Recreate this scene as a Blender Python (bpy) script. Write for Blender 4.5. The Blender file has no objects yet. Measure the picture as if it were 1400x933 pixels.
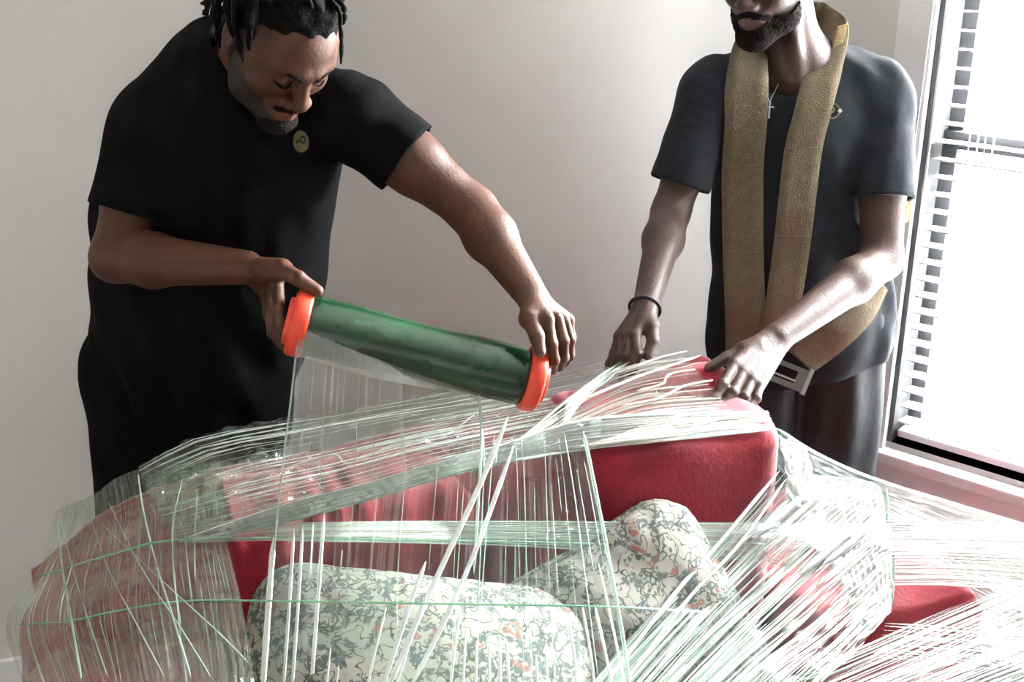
import bpy, bmesh, math, random
import numpy as np
from mathutils import Vector, Matrix
from mathutils.bvhtree import BVHTree

random.seed(7)
rng = np.random.default_rng(7)
sc = bpy.context.scene
C = sc.collection

# ------------------------------------------------------------------ camera, sky, sun, exposure
FPX, PITCH, CAMZ = 1649.0, math.radians(21.0), 1.80
cam_d = bpy.data.cameras.new('camera')
cam_d.sensor_width = 36.0
cam_d.lens = 36.0 * FPX / 1400.0
cam_d.clip_start = 0.05
cam = bpy.data.objects.new('camera', cam_d)
C.objects.link(cam)
cam.location = (0, 0, CAMZ)
cam.rotation_euler = (math.pi / 2 - PITCH, 0, 0)
sc.camera = cam

world = bpy.data.worlds.new('sky'); sc.world = world
world.use_nodes = True
bg = world.node_tree.nodes['Background']
bg.inputs['Color'].default_value = (0.93, 0.96, 1.0, 1)
bg.inputs['Strength'].default_value = 2.2

sun_d = bpy.data.lights.new('sun_offscreen', 'SUN'); sun_d.energy = 5.0; sun_d.angle = math.radians(2)
sun_d.color = (1.0, 0.97, 0.92)
sun = bpy.data.objects.new('sun_offscreen', sun_d); C.objects.link(sun)
sun.rotation_euler = (math.radians(48), 0, math.radians(-20))

# area lamp added high outside the window to boost the sky's light
sky_boost_d = bpy.data.lights.new('window_right_sky_boost_offscreen', 'AREA'); sky_boost_d.shape = 'RECTANGLE'
sky_boost_d.size = 2.6; sky_boost_d.size_y = 1.7; sky_boost_d.energy = 2600.0; sky_boost_d.color = (0.95, 0.98, 1.0)
sky_boost_l = bpy.data.objects.new('window_right_sky_boost_offscreen', sky_boost_d); C.objects.link(sky_boost_l)

sc.view_settings.view_transform = 'Standard'
sc.view_settings.look = 'None'
sc.view_settings.gamma = 1.0
sc.view_settings.exposure = 2.35
sc.cycles.transparent_max_bounces = 24
sc.cycles.max_bounces = 12
sc.cycles.diffuse_bounces = 8
sc.cycles.caustics_reflective = False
sc.cycles.caustics_refractive = False
sc.cycles.sample_clamp_indirect = 4.0

# ------------------------------------------------------------------ geometry helpers
cp, sp_ = math.cos(PITCH), math.sin(PITCH)
def U(px, py, F):
    """world point seen at photo pixel (px,py) whose forward (floor) distance is F"""
    X, dn = px - 700.0, py - 466.5
    fw = FPX * cp - dn * sp_
    v = FPX * sp_ + dn * cp
    return np.array([X / fw * F, F, CAMZ - v / fw * F])
def UZ(px, py, z):
    X, dn = px - 700.0, py - 466.5
    fw = FPX * cp - dn * sp_
    v = FPX * sp_ + dn * cp
    return U(px, py, (CAMZ - z) * fw / v)
def ray(px, py):
    d = U(px, py, 1.0) - np.array([0, 0, CAMZ])
    return Vector(d).normalized()

def tag(o, label, cat, group=None, kind=None):
    o['label'] = label; o['category'] = cat
    if group: o['group'] = group
    if kind: o['kind'] = kind
    return o
def empty(name, loc=(0, 0, 0)):
    o = bpy.data.objects.new(name, None); C.objects.link(o)
    o.location = loc; o.empty_display_size = 0.05
    return o
def link(name, me, mat, parent=None, kind=None, label=None):
    o = bpy.data.objects.new(name, me); C.objects.link(o)
    if mat is not None: me.materials.append(mat)
    if parent is not None:
        o.parent = parent
        o.matrix_parent_inverse = Matrix.Translation(parent.location).inverted() if parent.type == 'EMPTY' and parent.parent is None else Matrix.Identity(4)
    if kind: o['kind'] = kind
    if label: o['label'] = label
    return o
def mesh_np(verts, faces, smooth=True, colors=None):
    me = bpy.data.meshes.new('m')
    verts = np.asarray(verts, dtype=np.float32)
    faces = np.asarray(faces, dtype=np.int32)
    n = faces.shape[1]
    me.vertices.add(len(verts)); me.vertices.foreach_set('co', verts.ravel())
    me.loops.add(faces.size); me.loops.foreach_set('vertex_index', faces.ravel())
    me.polygons.add(len(faces))
    me.polygons.foreach_set('loop_start', np.arange(0, faces.size, n, dtype=np.int32))
    me.polygons.foreach_set('loop_total', np.full(len(faces), n, dtype=np.int32))
    me.polygons.foreach_set('use_smooth', np.full(len(faces), smooth, dtype=bool))
    me.update(calc_edges=True)
    if colors is not None:
        a = me.color_attributes.new('Col', 'FLOAT_COLOR', 'POINT')
        cc = np.ones((len(verts), 4), np.float32); cc[:, :3] = colors
        a.data.foreach_set('color', cc.ravel())
    return me
def mesh_py(verts, faces, smooth=False):
    me = bpy.data.meshes.new('m'); me.from_pydata([tuple(v) for v in verts], [], faces); me.update()
    if smooth: me.polygons.foreach_set('use_smooth', [True] * len(me.polygons))
    return me
def nrm(v):
    v = np.asarray(v, float); return v / (np.linalg.norm(v) + 1e-12)
def catmull(P, n):
    P = np.asarray(P, float)
    if len(P) == 2:
        t = np.linspace(0, 1, n)[:, None]; return P[0] * (1 - t) + P[1] * t
    Q = np.vstack([2 * P[0] - P[1], P, 2 * P[-1] - P[-2]])
    m = len(P) - 1
    out = []
    for x in np.linspace(0, m, n):
        i = min(int(x), m - 1); t = x - i
        a, b, c, d = Q[i], Q[i + 1], Q[i + 2], Q[i + 3]
        out.append(0.5 * (2 * b + (c - a) * t + (2 * a - 5 * b + 4 * c - d) * t * t + (3 * b - a - 3 * c + d) * t ** 3))
    return np.array(out)
def tube_arrays(P, rad, sides=6, flat=1.0, up=(0, 0, 1)):
    P = np.asarray(P, float); n = len(P)
    rad = np.broadcast_to(np.asarray(rad, float), (n,))
    V = []
    T = np.gradient(P, axis=0)
    ref = nrm(up)
    for i in range(n):
        t = nrm(T[i])
        a = np.cross(t, ref)
        if np.linalg.norm(a) < 1e-3: a = np.cross(t, [1, 0.3, 0.1])
        a = nrm(a); b = np.cross(a, t)
        for k in range(sides):
            th = 2 * math.pi * k / sides
            V.append(P[i] + rad[i] * (a * math.cos(th) + flat * b * math.sin(th)))
    Fc = []
    for i in range(n - 1):
        for k in range(sides):
            k2 = (k + 1) % sides
            Fc.append((i * sides + k, i * sides + k2, (i + 1) * sides + k2, (i + 1) * sides + k))
    return V, Fc, [list(range(sides))[::-1], [(n - 1) * sides + k for k in range(sides)]]
def tube(name, P, rad, mat, parent, sides=8, flat=1.0, up=(0, 0, 1), kind=None, label=None):
    V, Fc, caps = tube_arrays(P, rad, sides, flat, up)
    return link(name, mesh_py(V, Fc + caps, True), mat, parent, kind, label)
def box_me(lo, hi, bevel=0.0, seg=2):
    bm = bmesh.new()
    bmesh.ops.create_cube(bm, size=1)
    lo, hi = np.array(lo, float), np.array(hi, float)
    for v in bm.verts:
        v.co = Vector((lo + hi) / 2 + np.array(v.co) * (hi - lo))
    if bevel > 0:
        bmesh.ops.bevel(bm, geom=bm.edges[:], offset=bevel, segments=seg, affect='EDGES', profile=0.7)
    me = bpy.data.meshes.new('m'); bm.to_mesh(me); bm.free()
    return me

# ------------------------------------------------------------------ signed distance sculpting
class Field:
    def __init__(s, lo, hi, h):
        s.lo = np.asarray(lo, float); s.h = h
        n = np.ceil((np.asarray(hi, float) - s.lo) / h).astype(int) + 1
        s.n = n
        s.ax = [(s.lo[i] + h * np.arange(n[i])).astype(np.float32) for i in range(3)]
        s.d = np.full(n, 1.0, np.float32)
    def _sl(s, lo, hi):
        sl = []
        for i in range(3):
            a = max(0, int((lo[i] - s.lo[i]) / s.h) - 1); b = min(s.n[i], int((hi[i] - s.lo[i]) / s.h) + 3)
            if b <= a: return None
            sl.append(slice(a, b))
        return tuple(sl)
    def _mix(s, sl, b, k, op):
        a = s.d[sl]
        if op == 'u':
            if k > 0:
                t = np.clip(0.5 + 0.5 * (b - a) / k, 0, 1); s.d[sl] = b * (1 - t) + a * t - k * t * (1 - t)
            else: s.d[sl] = np.minimum(a, b)
        elif op == 's':
            t = np.clip(0.5 - 0.5 * (a + b) / k, 0, 1); s.d[sl] = a * (1 - t) - b * t + k * t * (1 - t)
    def cone(s, a, b, ra, rb, k=0.01, w=None, sq=1.0, op='u'):
        a = np.asarray(a, float); b = np.asarray(b, float)
        m = max(ra, rb) * max(1.0, sq) + k * 1.2 + 2 * s.h + 0.005
        sl = s._sl(np.minimum(a, b) - m, np.maximum(a, b) + m)
        if sl is None: return
        X = s.ax[0][sl[0]][:, None, None] - a[0]; Y = s.ax[1][sl[1]][None, :, None] - a[1]; Z = s.ax[2][sl[2]][None, None, :] - a[2]
        ba = b - a; L2 = float(ba @ ba) + 1e-12
        t = np.clip((X * ba[0] + Y * ba[1] + Z * ba[2]) / L2, 0, 1)
        qx = X - t * ba[0]; qy = Y - t * ba[1]; qz = Z - t * ba[2]
        if w is not None:
            w = nrm(w); g = (qx * w[0] + qy * w[1] + qz * w[2]) * (1 / sq - 1)
            qx = qx + w[0] * g; qy = qy + w[1] * g; qz = qz + w[2] * g
        d = np.sqrt(qx * qx + qy * qy + qz * qz) - (ra + (rb - ra) * t)
        s._mix(sl, d.astype(np.float32), k, op)
    def ell(s, c, r, R=None, k=0.01, op='u'):
        c = np.asarray(c, float); r = np.asarray(r, float)
        m = max(r) + k * 1.2 + 2 * s.h
        sl = s._sl(c - m, c + m)
        if sl is None: return
        X = s.ax[0][sl[0]][:, None, None] - c[0]; Y = s.ax[1][sl[1]][None, :, None] - c[1]; Z = s.ax[2][sl[2]][None, None, :] - c[2]
        if R is None: R = np.eye(3)
        l = [X * R[0, i] + Y * R[1, i] + Z * R[2, i] for i in range(3)]
        k0 = np.sqrt(sum((l[i] / r[i]) ** 2 for i in range(3))); k1 = np.sqrt(sum((l[i] / r[i] ** 2) ** 2 for i in range(3))) + 1e-6
        s._mix(sl, (k0 * (k0 - 1) / k1).astype(np.float32), k, op)
    def rbox(s, c, hs, r, R=None, k=0.01, op='u'):
        c = np.asarray(c, float); hs = np.asarray(hs, float)
        m = float(np.linalg.norm(hs)) + k * 1.2 + 2 * s.h
        sl = s._sl(c - m, c + m)
        if sl is None: return
        X = s.ax[0][sl[0]][:, None, None] - c[0]; Y = s.ax[1][sl[1]][None, :, None] - c[1]; Z = s.ax[2][sl[2]][None, None, :] - c[2]
        if R is None: R = np.eye(3)
        q = [np.abs(X * R[0, i] + Y * R[1, i] + Z * R[2, i]) - (hs[i] - r) for i in range(3)]
        d = np.sqrt(sum(np.maximum(x, 0) ** 2 for x in q)) + np.minimum(np.maximum(np.maximum(q[0], q[1]), q[2]), 0) - r
        s._mix(sl, d.astype(np.float32), k, op)
    def XYZ(s):
        return np.meshgrid(*s.ax, indexing='ij')
    def cut(s, p, n, k=0.004):
        n = nrm(n)
        b = (s.ax[0][:, None, None] - p[0]) * n[0] + (s.ax[1][None, :, None] - p[1]) * n[1] + (s.ax[2][None, None, :] - p[2]) * n[2]
        t = np.clip(0.5 + 0.5 * (s.d - b) / k, 0, 1)
        s.d = (b * (1 - t) + s.d * t + k * t * (1 - t)).astype(np.float32)
    def mesh(s):
        d = s.d.copy()
        d[0] = d[-1] = 1; d[:, 0] = d[:, -1] = 1; d[:, :, 0] = d[:, :, -1] = 1
        ins = d < 0
        nx, ny, nz = d.shape
        cnt = np.zeros((nx - 1, ny - 1, nz - 1), np.int8)
        for i in (0, 1):
            for j in (0, 1):
                for k in (0, 1):
                    cnt += ins[i:nx - 1 + i, j:ny - 1 + j, k:nz - 1 + k]
        act = (cnt > 0) & (cnt < 8)
        ijk = np.argwhere(act)
        idx = np.full(act.shape, -1, np.int32); idx[act] = np.arange(len(ijk))
        acc = np.zeros((len(ijk), 3)); num = np.zeros(len(ijk))
        corners = [(i, j, k) for i in (0, 1) for j in (0, 1) for k in (0, 1)]
        val = {c: d[ijk[:, 0] + c[0], ijk[:, 1] + c[1], ijk[:, 2] + c[2]] for c in corners}
        for c in corners:
            for ax in range(3):
                if c[ax] == 0:
                    e = list(c); e[ax] = 1; e = tuple(e)
                    a, b = val[c], val[e]
                    m = (a < 0) != (b < 0)
                    t = np.where(m, a / np.where(m, a - b, 1), 0)
                    pos = np.array(c, float)[None, :].repeat(len(ijk), 0); pos[:, ax] += t
                    acc += pos * m[:, None]; num += m
        V = s.lo + s.h * (ijk + acc / num[:, None])
        faces = []
        for ax in range(3):
            o = [1, 2] if ax == 0 else ([2, 0] if ax == 1 else [0, 1])
            sa = [slice(None)] * 3; sb = [slice(None)] * 3
            sa[ax] = slice(0, -1); sb[ax] = slice(1, None)
            a = ins[tuple(sa)]; b = ins[tuple(sb)]
            for flip in (0, 1):
                m = (a & ~b) if not flip else (~a & b)
                e = np.argwhere(m)
                e = e[(e[:, o[0]] > 0) & (e[:, o[1]] > 0)]
                def g(du, dv):
                    q = e.copy(); q[:, o[0]] -= du; q[:, o[1]] -= dv
                    return idx[q[:, 0], q[:, 1], q[:, 2]]
                quad = np.stack([g(1, 1), g(0, 1), g(0, 0), g(1, 0)], 1)
                if flip: quad = quad[:, ::-1]
                faces.append(quad)
        Fa = np.vstack(faces)
        return V, Fa[(Fa >= 0).all(1)]
def wob(P, scale, seed, n=7):
    """smooth pseudo noise, about -1..1"""
    r = np.random.default_rng(seed); out = 0
    for i in range(n):
        k = r.normal(size=3) * scale; ph = r.uniform(0, 6.28)
        out = out + np.sin(P[0] * k[0] + P[1] * k[1] + P[2] * k[2] + ph)
    return (out / n ** 0.5 * 0.8).astype(np.float32)

# ------------------------------------------------------------------ materials
def mat(name, col, rough=0.6, spec=0.5, metal=0.0, bump=None, var=0.0, vscale=6.0, sheen=0.0, vcol=False, trans=0.0, coat=0.0):
    m = bpy.data.materials.new(name); m.use_nodes = True
    nt = m.node_tree; N = nt.nodes; L = nt.links
    b = N['Principled BSDF']
    b.inputs['Base Color'].default_value = (*col, 1)
    b.inputs['Roughness'].default_value = rough
    b.inputs['Specular IOR Level'].default_value = spec
    b.inputs['Metallic'].default_value = metal
    b.inputs['Sheen Weight'].default_value = sheen
    b.inputs['Coat Weight'].default_value = coat
    b.inputs['Transmission Weight'].default_value = trans
    tc = N.new('ShaderNodeTexCoord')
    src = None
    if vcol:
        a = N.new('ShaderNodeVertexColor'); a.layer_name = 'Col'; src = a.outputs['Color']
    if var > 0:
        n = N.new('ShaderNodeTexNoise'); n.inputs['Scale'].default_value = vscale; n.inputs['Detail'].default_value = 5
        L.new(tc.outputs['Object'], n.inputs['Vector'])
        mr = N.new('ShaderNodeMapRange'); mr.inputs['From Min'].default_value = 0.3; mr.inputs['From Max'].default_value = 0.7
        mr.inputs['To Min'].default_value = 1 - var; mr.inputs['To Max'].default_value = 1 + var
        L.new(n.outputs['Fac'], mr.inputs['Value'])
        mx = N.new('ShaderNodeMix'); mx.data_type = 'RGBA'; mx.blend_type = 'MULTIPLY'; mx.inputs['Factor'].default_value = 1
        if src is not None: L.new(src, mx.inputs['A'])
        else: mx.inputs['A'].default_value = (*col, 1)
        L.new(mr.outputs['Result'], mx.inputs['B'])
        src = mx.outputs['Result']
    if src is not None: L.new(src, b.inputs['Base Color'])
    if bump:
        n = N.new('ShaderNodeTexNoise'); n.inputs['Scale'].default_value = bump[0]; n.inputs['Detail'].default_value = 4
        L.new(tc.outputs['Object'], n.inputs['Vector'])
        bp = N.new('ShaderNodeBump'); bp.inputs['Strength'].default_value = bump[1]; bp.inputs['Distance'].default_value = 0.01
        L.new(n.outputs['Fac'], bp.inputs['Height']); L.new(bp.outputs['Normal'], b.inputs['Normal'])
    return m

def film_mat(name, opac=0.18, streak=0.35, su=1.0, sv=60.0, tint=(0.93, 0.975, 0.94), haze=(0.80, 0.90, 0.82), gloss=0.55, rough=0.14, bump=0.5, thresh=0.5, crinkle=0.0):
    """clear stretch film: tinted see-through body, milky stretch streaks along one direction, glossy skin"""
    m = bpy.data.materials.new(name); m.use_nodes = True
    nt = m.node_tree; N = nt.nodes; L = nt.links
    N.remove(N['Principled BSDF']); out = N['Material Output']
    uv = N.new('ShaderNodeUVMap')
    mp = N.new('ShaderNodeMapping'); mp.inputs['Scale'].default_value = (su, sv, 1); L.new(uv.outputs['UV'], mp.inputs['Vector'])
    n1 = N.new('ShaderNodeTexNoise'); n1.inputs['Scale'].default_value = 1; n1.inputs['Detail'].default_value = 3; n1.inputs['Roughness'].default_value = 0.6
    n1.inputs['Distortion'].default_value = 0.3
    L.new(mp.outputs['Vector'], n1.inputs['Vector'])
    mr = N.new('ShaderNodeMapRange'); mr.inputs['From Min'].default_value = thresh; mr.inputs['From Max'].default_value = thresh + 0.22
    mr.inputs['To Min'].default_value = opac; mr.inputs['To Max'].default_value = opac + streak
    L.new(n1.outputs['Fac'], mr.inputs['Value'])
    hgt = n1.outputs['Fac']
    if crinkle > 0:
        tc = N.new('ShaderNodeTexCoord')
        vo = N.new('ShaderNodeTexVoronoi'); vo.inputs['Scale'].default_value = 45; L.new(tc.outputs['Object'], vo.inputs['Vector'])
        ad = N.new('ShaderNodeMath'); ad.operation = 'MULTIPLY_ADD'; ad.inputs[1].default_value = crinkle
        L.new(vo.outputs['Distance'], ad.inputs[0]); L.new(n1.outputs['Fac'], ad.inputs[2]); hgt = ad.outputs[0]
    bp = N.new('ShaderNodeBump'); bp.inputs['Strength'].default_value = bump; bp.inputs['Distance'].default_value = 0.01
    L.new(hgt, bp.inputs['Height'])
    tr = N.new('ShaderNodeBsdfTransparent'); tr.inputs['Color'].default_value = (*tint, 1)
    gl = N.new('ShaderNodeBsdfGlossy'); gl.inputs['Roughness'].default_value = rough; gl.inputs['Color'].default_value = (0.95, 1, 0.97, 1); L.new(bp.outputs['Normal'], gl.inputs['Normal'])
    df = N.new('ShaderNodeBsdfDiffuse'); df.inputs['Color'].default_value = (*haze, 1); L.new(bp.outputs['Normal'], df.inputs['Normal'])
    tl = N.new('ShaderNodeBsdfTranslucent'); tl.inputs['Color'].default_value = (*haze, 1)
    m1 = N.new('ShaderNodeMixShader'); m1.inputs[0].default_value = 0.5; L.new(df.outputs[0], m1.inputs[1]); L.new(tl.outputs[0], m1.inputs[2])
    m2 = N.new('ShaderNodeMixShader'); m2.inputs[0].default_value = gloss; L.new(m1.outputs[0], m2.inputs[1]); L.new(gl.outputs[0], m2.inputs[2])
    m3 = N.new('ShaderNodeMixShader'); L.new(mr.outputs['Result'], m3.inputs[0]); L.new(tr.outputs[0], m3.inputs[1]); L.new(m2.outputs[0], m3.inputs[2])
    L.new(m3.outputs[0], out.inputs['Surface'])
    return m
def strand_mat(name, col, clear=0.2, gloss=0.45, rough=0.25, tint=(0.9, 0.97, 0.92)):
    m = bpy.data.materials.new(name); m.use_nodes = True
    nt = m.node_tree; N = nt.nodes; L = nt.links
    N.remove(N['Principled BSDF']); out = N['Material Output']
    tr = N.new('ShaderNodeBsdfTransparent'); tr.inputs['Color'].default_value = (*tint, 1)
    gl = N.new('ShaderNodeBsdfGlossy'); gl.inputs['Roughness'].default_value = rough
    df = N.new('ShaderNodeBsdfDiffuse'); df.inputs['Color'].default_value = (*col, 1)
    tl = N.new('ShaderNodeBsdfTranslucent'); tl.inputs['Color'].default_value = (*col, 1)
    m1 = N.new('ShaderNodeMixShader'); m1.inputs[0].default_value = 0.45; L.new(df.outputs[0], m1.inputs[1]); L.new(tl.outputs[0], m1.inputs[2])
    m2 = N.new('ShaderNodeMixShader'); m2.inputs[0].default_value = gloss; L.new(m1.outputs[0], m2.inputs[1]); L.new(gl.outputs[0], m2.inputs[2])
    tc = N.new('ShaderNodeTexCoord'); n1 = N.new('ShaderNodeTexNoise'); n1.inputs['Scale'].default_value = 9; L.new(tc.outputs['Object'], n1.inputs['Vector'])
    mr = N.new('ShaderNodeMapRange'); mr.inputs['From Min'].default_value = 0.3; mr.inputs['From Max'].default_value = 0.7
    mr.inputs['To Min'].default_value = 1 - clear * 1.7; mr.inputs['To Max'].default_value = 1 - clear * 0.3
    L.new(n1.outputs['Fac'], mr.inputs['Value'])
    m3 = N.new('ShaderNodeMixShader'); L.new(mr.outputs['Result'], m3.inputs[0]); L.new(tr.outputs[0], m3.inputs[1]); L.new(m2.outputs[0], m3.inputs[2])
    L.new(m3.outputs[0], out.inputs['Surface'])
    return m
def floral_mat():
    m = bpy.data.materials.new('floral_fabric'); m.use_nodes = True
    nt = m.node_tree; N = nt.nodes; L = nt.links; b = N['Principled BSDF']
    b.inputs['Roughness'].default_value = 0.85; b.inputs['Specular IOR Level'].default_value = 0.2
    tc = N.new('ShaderNodeTexCoord')
    wn = N.new('ShaderNodeTexNoise'); wn.inputs['Scale'].default_value = 16; wn.inputs['Detail'].default_value = 3; L.new(tc.outputs['Object'], wn.inputs['Vector'])
    wm = N.new('ShaderNodeMix'); wm.data_type = 'RGBA'; wm.blend_type = 'LINEAR_LIGHT'; wm.inputs['Factor'].default_value = 0.06
    L.new(tc.outputs['Object'], wm.inputs['A']); L.new(wn.outputs['Color'], wm.inputs['B'])
    def ramp(src, a, c, inv=False):
        r = N.new('ShaderNodeMapRange'); r.inputs['From Min'].default_value = a; r.inputs['From Max'].default_value = c
        r.inputs['To Min'].default_value = 1.0 if inv else 0.0; r.inputs['To Max'].default_value = 0.0 if inv else 1.0
        L.new(src, r.inputs['Value']); return r.outputs['Result']
    def mul(a, c):
        k = N.new('ShaderNodeMath'); k.operation = 'MULTIPLY'; L.new(a, k.inputs[0]); L.new(c, k.inputs[1]); return k.outputs[0]
    def contour(scale, det, w0, w1, seed):
        q = N.new('ShaderNodeTexNoise'); q.noise_dimensions = '4D'; q.inputs['W'].default_value = seed; q.inputs['Scale'].default_value = scale; q.inputs['Detail'].default_value = det
        L.new(tc.outputs['Object'], q.inputs['Vector'])
        a = N.new('ShaderNodeMath'); a.operation = 'SUBTRACT'; a.inputs[1].default_value = 0.5; L.new(q.outputs['Fac'], a.inputs[0])
        b2 = N.new('ShaderNodeMath'); b2.operation = 'ABSOLUTE'; L.new(a.outputs[0], b2.inputs[0])
        return ramp(b2.outputs[0], w0, w1, True), ramp(b2.outputs[0], 0.07, 0.10, True)
    vine, near = contour(23, 1.2, 0.006, 0.018, 1.0)
    vine2, near2 = contour(38, 1.2, 0.006, 0.018, 5.0)
    mx_ = N.new('ShaderNodeMath'); mx_.operation = 'MAXIMUM'; L.new(vine, mx_.inputs[0]); L.new(vine2, mx_.inputs[1]); vine = mx_.outputs[0]
    v2 = N.new('ShaderNodeTexVoronoi'); v2.inputs['Scale'].default_value = 95; L.new(wm.outputs['Result'], v2.inputs['Vector'])
    leaf = mul(ramp(v2.outputs['Distance'], 0.42, 0.52, True), near)
    v3 = N.new('ShaderNodeTexVoronoi'); v3.inputs['Scale'].default_value = 21; L.new(wm.outputs['Result'], v3.inputs['Vector'])
    ros = ramp(v3.outputs['Distance'], 0.2, 0.3, True)
    rin = ramp(v3.outputs['Distance'], 0.09, 0.17)
    hue = N.new('ShaderNodeSeparateColor'); L.new(v3.outputs['Color'], hue.inputs['Color'])
    pick = ramp(hue.outputs['Red'], 0.5, 0.55)
    ros = mul(mul(ros, rin), pick)
    def mixc(fac, a, c):
        k = N.new('ShaderNodeMix'); k.data_type = 'RGBA'; L.new(fac, k.inputs['Factor'])
        if isinstance(a, tuple): k.inputs['A'].default_value = (*a, 1)
        else: L.new(a, k.inputs['A'])
        k.inputs['B'].default_value = (*c, 1); return k.outputs['Result']
    c = mixc(vine, (0.31, 0.295, 0.255), (0.06, 0.065, 0.05))
    c = mixc(leaf, c, (0.085, 0.105, 0.10))
    c = mixc(ros, c, (0.24, 0.10, 0.085))
    L.new(c, b.inputs['Base Color'])
    n = N.new('ShaderNodeTexNoise'); n.inputs['Scale'].default_value = 25; L.new(tc.outputs['Object'], n.inputs['Vector'])
    bp = N.new('ShaderNodeBump'); bp.inputs['Strength'].default_value = 0.25; bp.inputs['Distance'].default_value = 0.01
    L.new(n.outputs['Fac'], bp.inputs['Height']); L.new(bp.outputs['Normal'], b.inputs['Normal'])
    return m

M = {}
M['wall'] = mat('painted_wall', (0.74, 0.715, 0.68), 0.9, 0.2, bump=(180, 0.05), var=0.015, vscale=1.5)
M['ceiling'] = mat('ceiling_paint', (0.8, 0.79, 0.77), 0.95, 0.2)
M['floor'] = mat('grey_brown_carpet', (0.20, 0.18, 0.165), 0.95, 0.1, bump=(260, 0.5), var=0.25, vscale=40)
M['white'] = mat('white_gloss_paint', (0.92, 0.92, 0.92), 0.4, 0.5)
M['vinyl'] = mat('white_vinyl_slat', (0.85, 0.85, 0.86), 0.45, 0.5)
M['sash'] = mat('dark_sash', (0.008, 0.008, 0.009), 0.6, 0.2)
M['jamb'] = mat('grey_jamb', (0.055, 0.055, 0.055), 0.7, 0.15)
M['red'] = mat('red_velvet', (0.225, 0.011, 0.022), 0.75, 0.15, bump=(120, 0.12), var=0.22, vscale=14, sheen=0.25)
M['wood'] = mat('dark_wood', (0.04, 0.022, 0.014), 0.5, 0.4, var=0.3, vscale=20)
M['floral'] = floral_mat()
M['skin'] = mat('skin', (0.1, 0.05, 0.03), 0.52, 0.28, bump=(190, 0.12), var=0.12, vscale=30, vcol=True)
M['shirt_black'] = mat('black_cotton', (0.0034, 0.0034, 0.0038), 0.92, 0.06, bump=(22, 0.35), var=0.15, vscale=30)
M['shirt_dark'] = mat('dark_cotton', (0.0098, 0.0115, 0.0148), 0.9, 0.2, bump=(22, 0.30), var=0.15, vscale=30)  # lighter, bluer base than the black shirt
M['trouser_black'] = mat('black_trouser_cloth', (0.003, 0.003, 0.0034), 0.9, 0.08, bump=(26, 0.3))
M['trouser_char'] = mat('charcoal_trouser_cloth', (0.016, 0.017, 0.020), 0.75, 0.3, bump=(20, 0.4))
M['hair'] = mat('black_hair', (0.004, 0.0034, 0.003), 0.75, 0.06, bump=(220, 0.4))
M['beard'] = mat('beard_hair', (0.013, 0.010, 0.009), 0.85, 0.05, bump=(260, 0.9))
M['eye'] = mat('eye_white', (0.5, 0.46, 0.42), 0.2, 0.5)
M['iris'] = mat('dark_iris', (0.01, 0.006, 0.004), 0.15, 0.6)
M['nail'] = mat('finger_nail', (0.33, 0.20, 0.16), 0.35, 0.5)
M['orange'] = mat('orange_plastic', (0.62, 0.045, 0.016), 0.38, 0.5, var=0.05)
M['core'] = mat('cardboard_core', (0.30, 0.2, 0.11), 0.9, 0.1)
M['rollfilm'] = mat('green_film_winding', (0.0045, 0.034, 0.012), 0.22, 0.55, var=0.45, vscale=9, coat=0.15)
M['strap'] = mat('tan_webbing', (0.128, 0.102, 0.064), 0.9, 0.15, bump=(320, 0.5), var=0.12, vscale=50)
M['strap_pale'] = mat('pale_webbing_edge', (0.45, 0.36, 0.18), 0.9, 0.15, bump=(320, 0.5))
M['steel'] = mat('brushed_steel', (0.22, 0.21, 0.20), 0.35, 0.5, metal=1.0)
M['silver'] = mat('silver', (0.55, 0.55, 0.55), 0.3, 0.5, metal=1.0)
M['black_band'] = mat('black_rubber', (0.01, 0.01, 0.011), 0.6, 0.4)
M['emblem'] = mat('olive_print', (0.13, 0.115, 0.06), 0.9, 0.1)
M['emblem_dark'] = mat('dark_print', (0.02, 0.02, 0.018), 0.9, 0.1)
M['glass'] = film_mat('window_glass', opac=0.03, streak=0.0, tint=(0.98, 0.99, 0.99), gloss=1.0, rough=0.02, bump=0.0)
M['siding'] = mat('pale_siding', (0.62, 0.60, 0.66), 0.8, 0.2, var=0.05)
M['pave'] = mat('pale_concrete', (0.75, 0.74, 0.72), 0.9, 0.2, var=0.05)
M['roofing'] = mat('grey_shingle', (0.25, 0.24, 0.25), 0.9, 0.2, var=0.2, vscale=12)
M['shoe'] = mat('black_shoe_leather', (0.012, 0.012, 0.012), 0.5, 0.4)
M['sole'] = mat('white_sole', (0.5, 0.5, 0.48), 0.7, 0.3)

# ------------------------------------------------------------------ room shell
CORN = np.array([0.70, 2.96])                   # where the two walls meet
WD = nrm([0.753, -0.657])                       # along the window wall, towards the camera
WN = nrm([0.657, 0.753])                        # out through the window wall
BD = nrm([-1.0, -0.31])                         # along the back wall to the left
def quad_prism(name, pts2, z0, z1, m, parent=None):
    n = len(pts2)
    V = [(p[0], p[1], z0) for p in pts2] + [(p[0], p[1], z1) for p in pts2]
    F_ = [list(range(n))[::-1], list(range(n, 2 * n))] + [(i, (i + 1) % n, n + (i + 1) % n, n + i) for i in range(n)]
    me = mesh_py(V, F_)
    bm = bmesh.new(); bm.from_mesh(me); bmesh.ops.recalc_face_normals(bm, faces=bm.faces[:]); bm.to_mesh(me); bm.free()
    return link(name, me, m, parent)
def struct(o):
    o['kind'] = 'structure'; return o
BL = CORN + BD * 3.6
BN = np.array([BD[1], -BD[0]]); BN = BN if BN[1] > 0 else -BN
WEND = CORN + WD * 3.4
NEAR = WEND + np.array([0.0, -3.4])
struct(quad_prism('wall_back', [CORN, BL, BL + BN * 0.12, CORN + BN * 0.12 + WN * 0.1], 0, 2.6, M['wall']))
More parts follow.
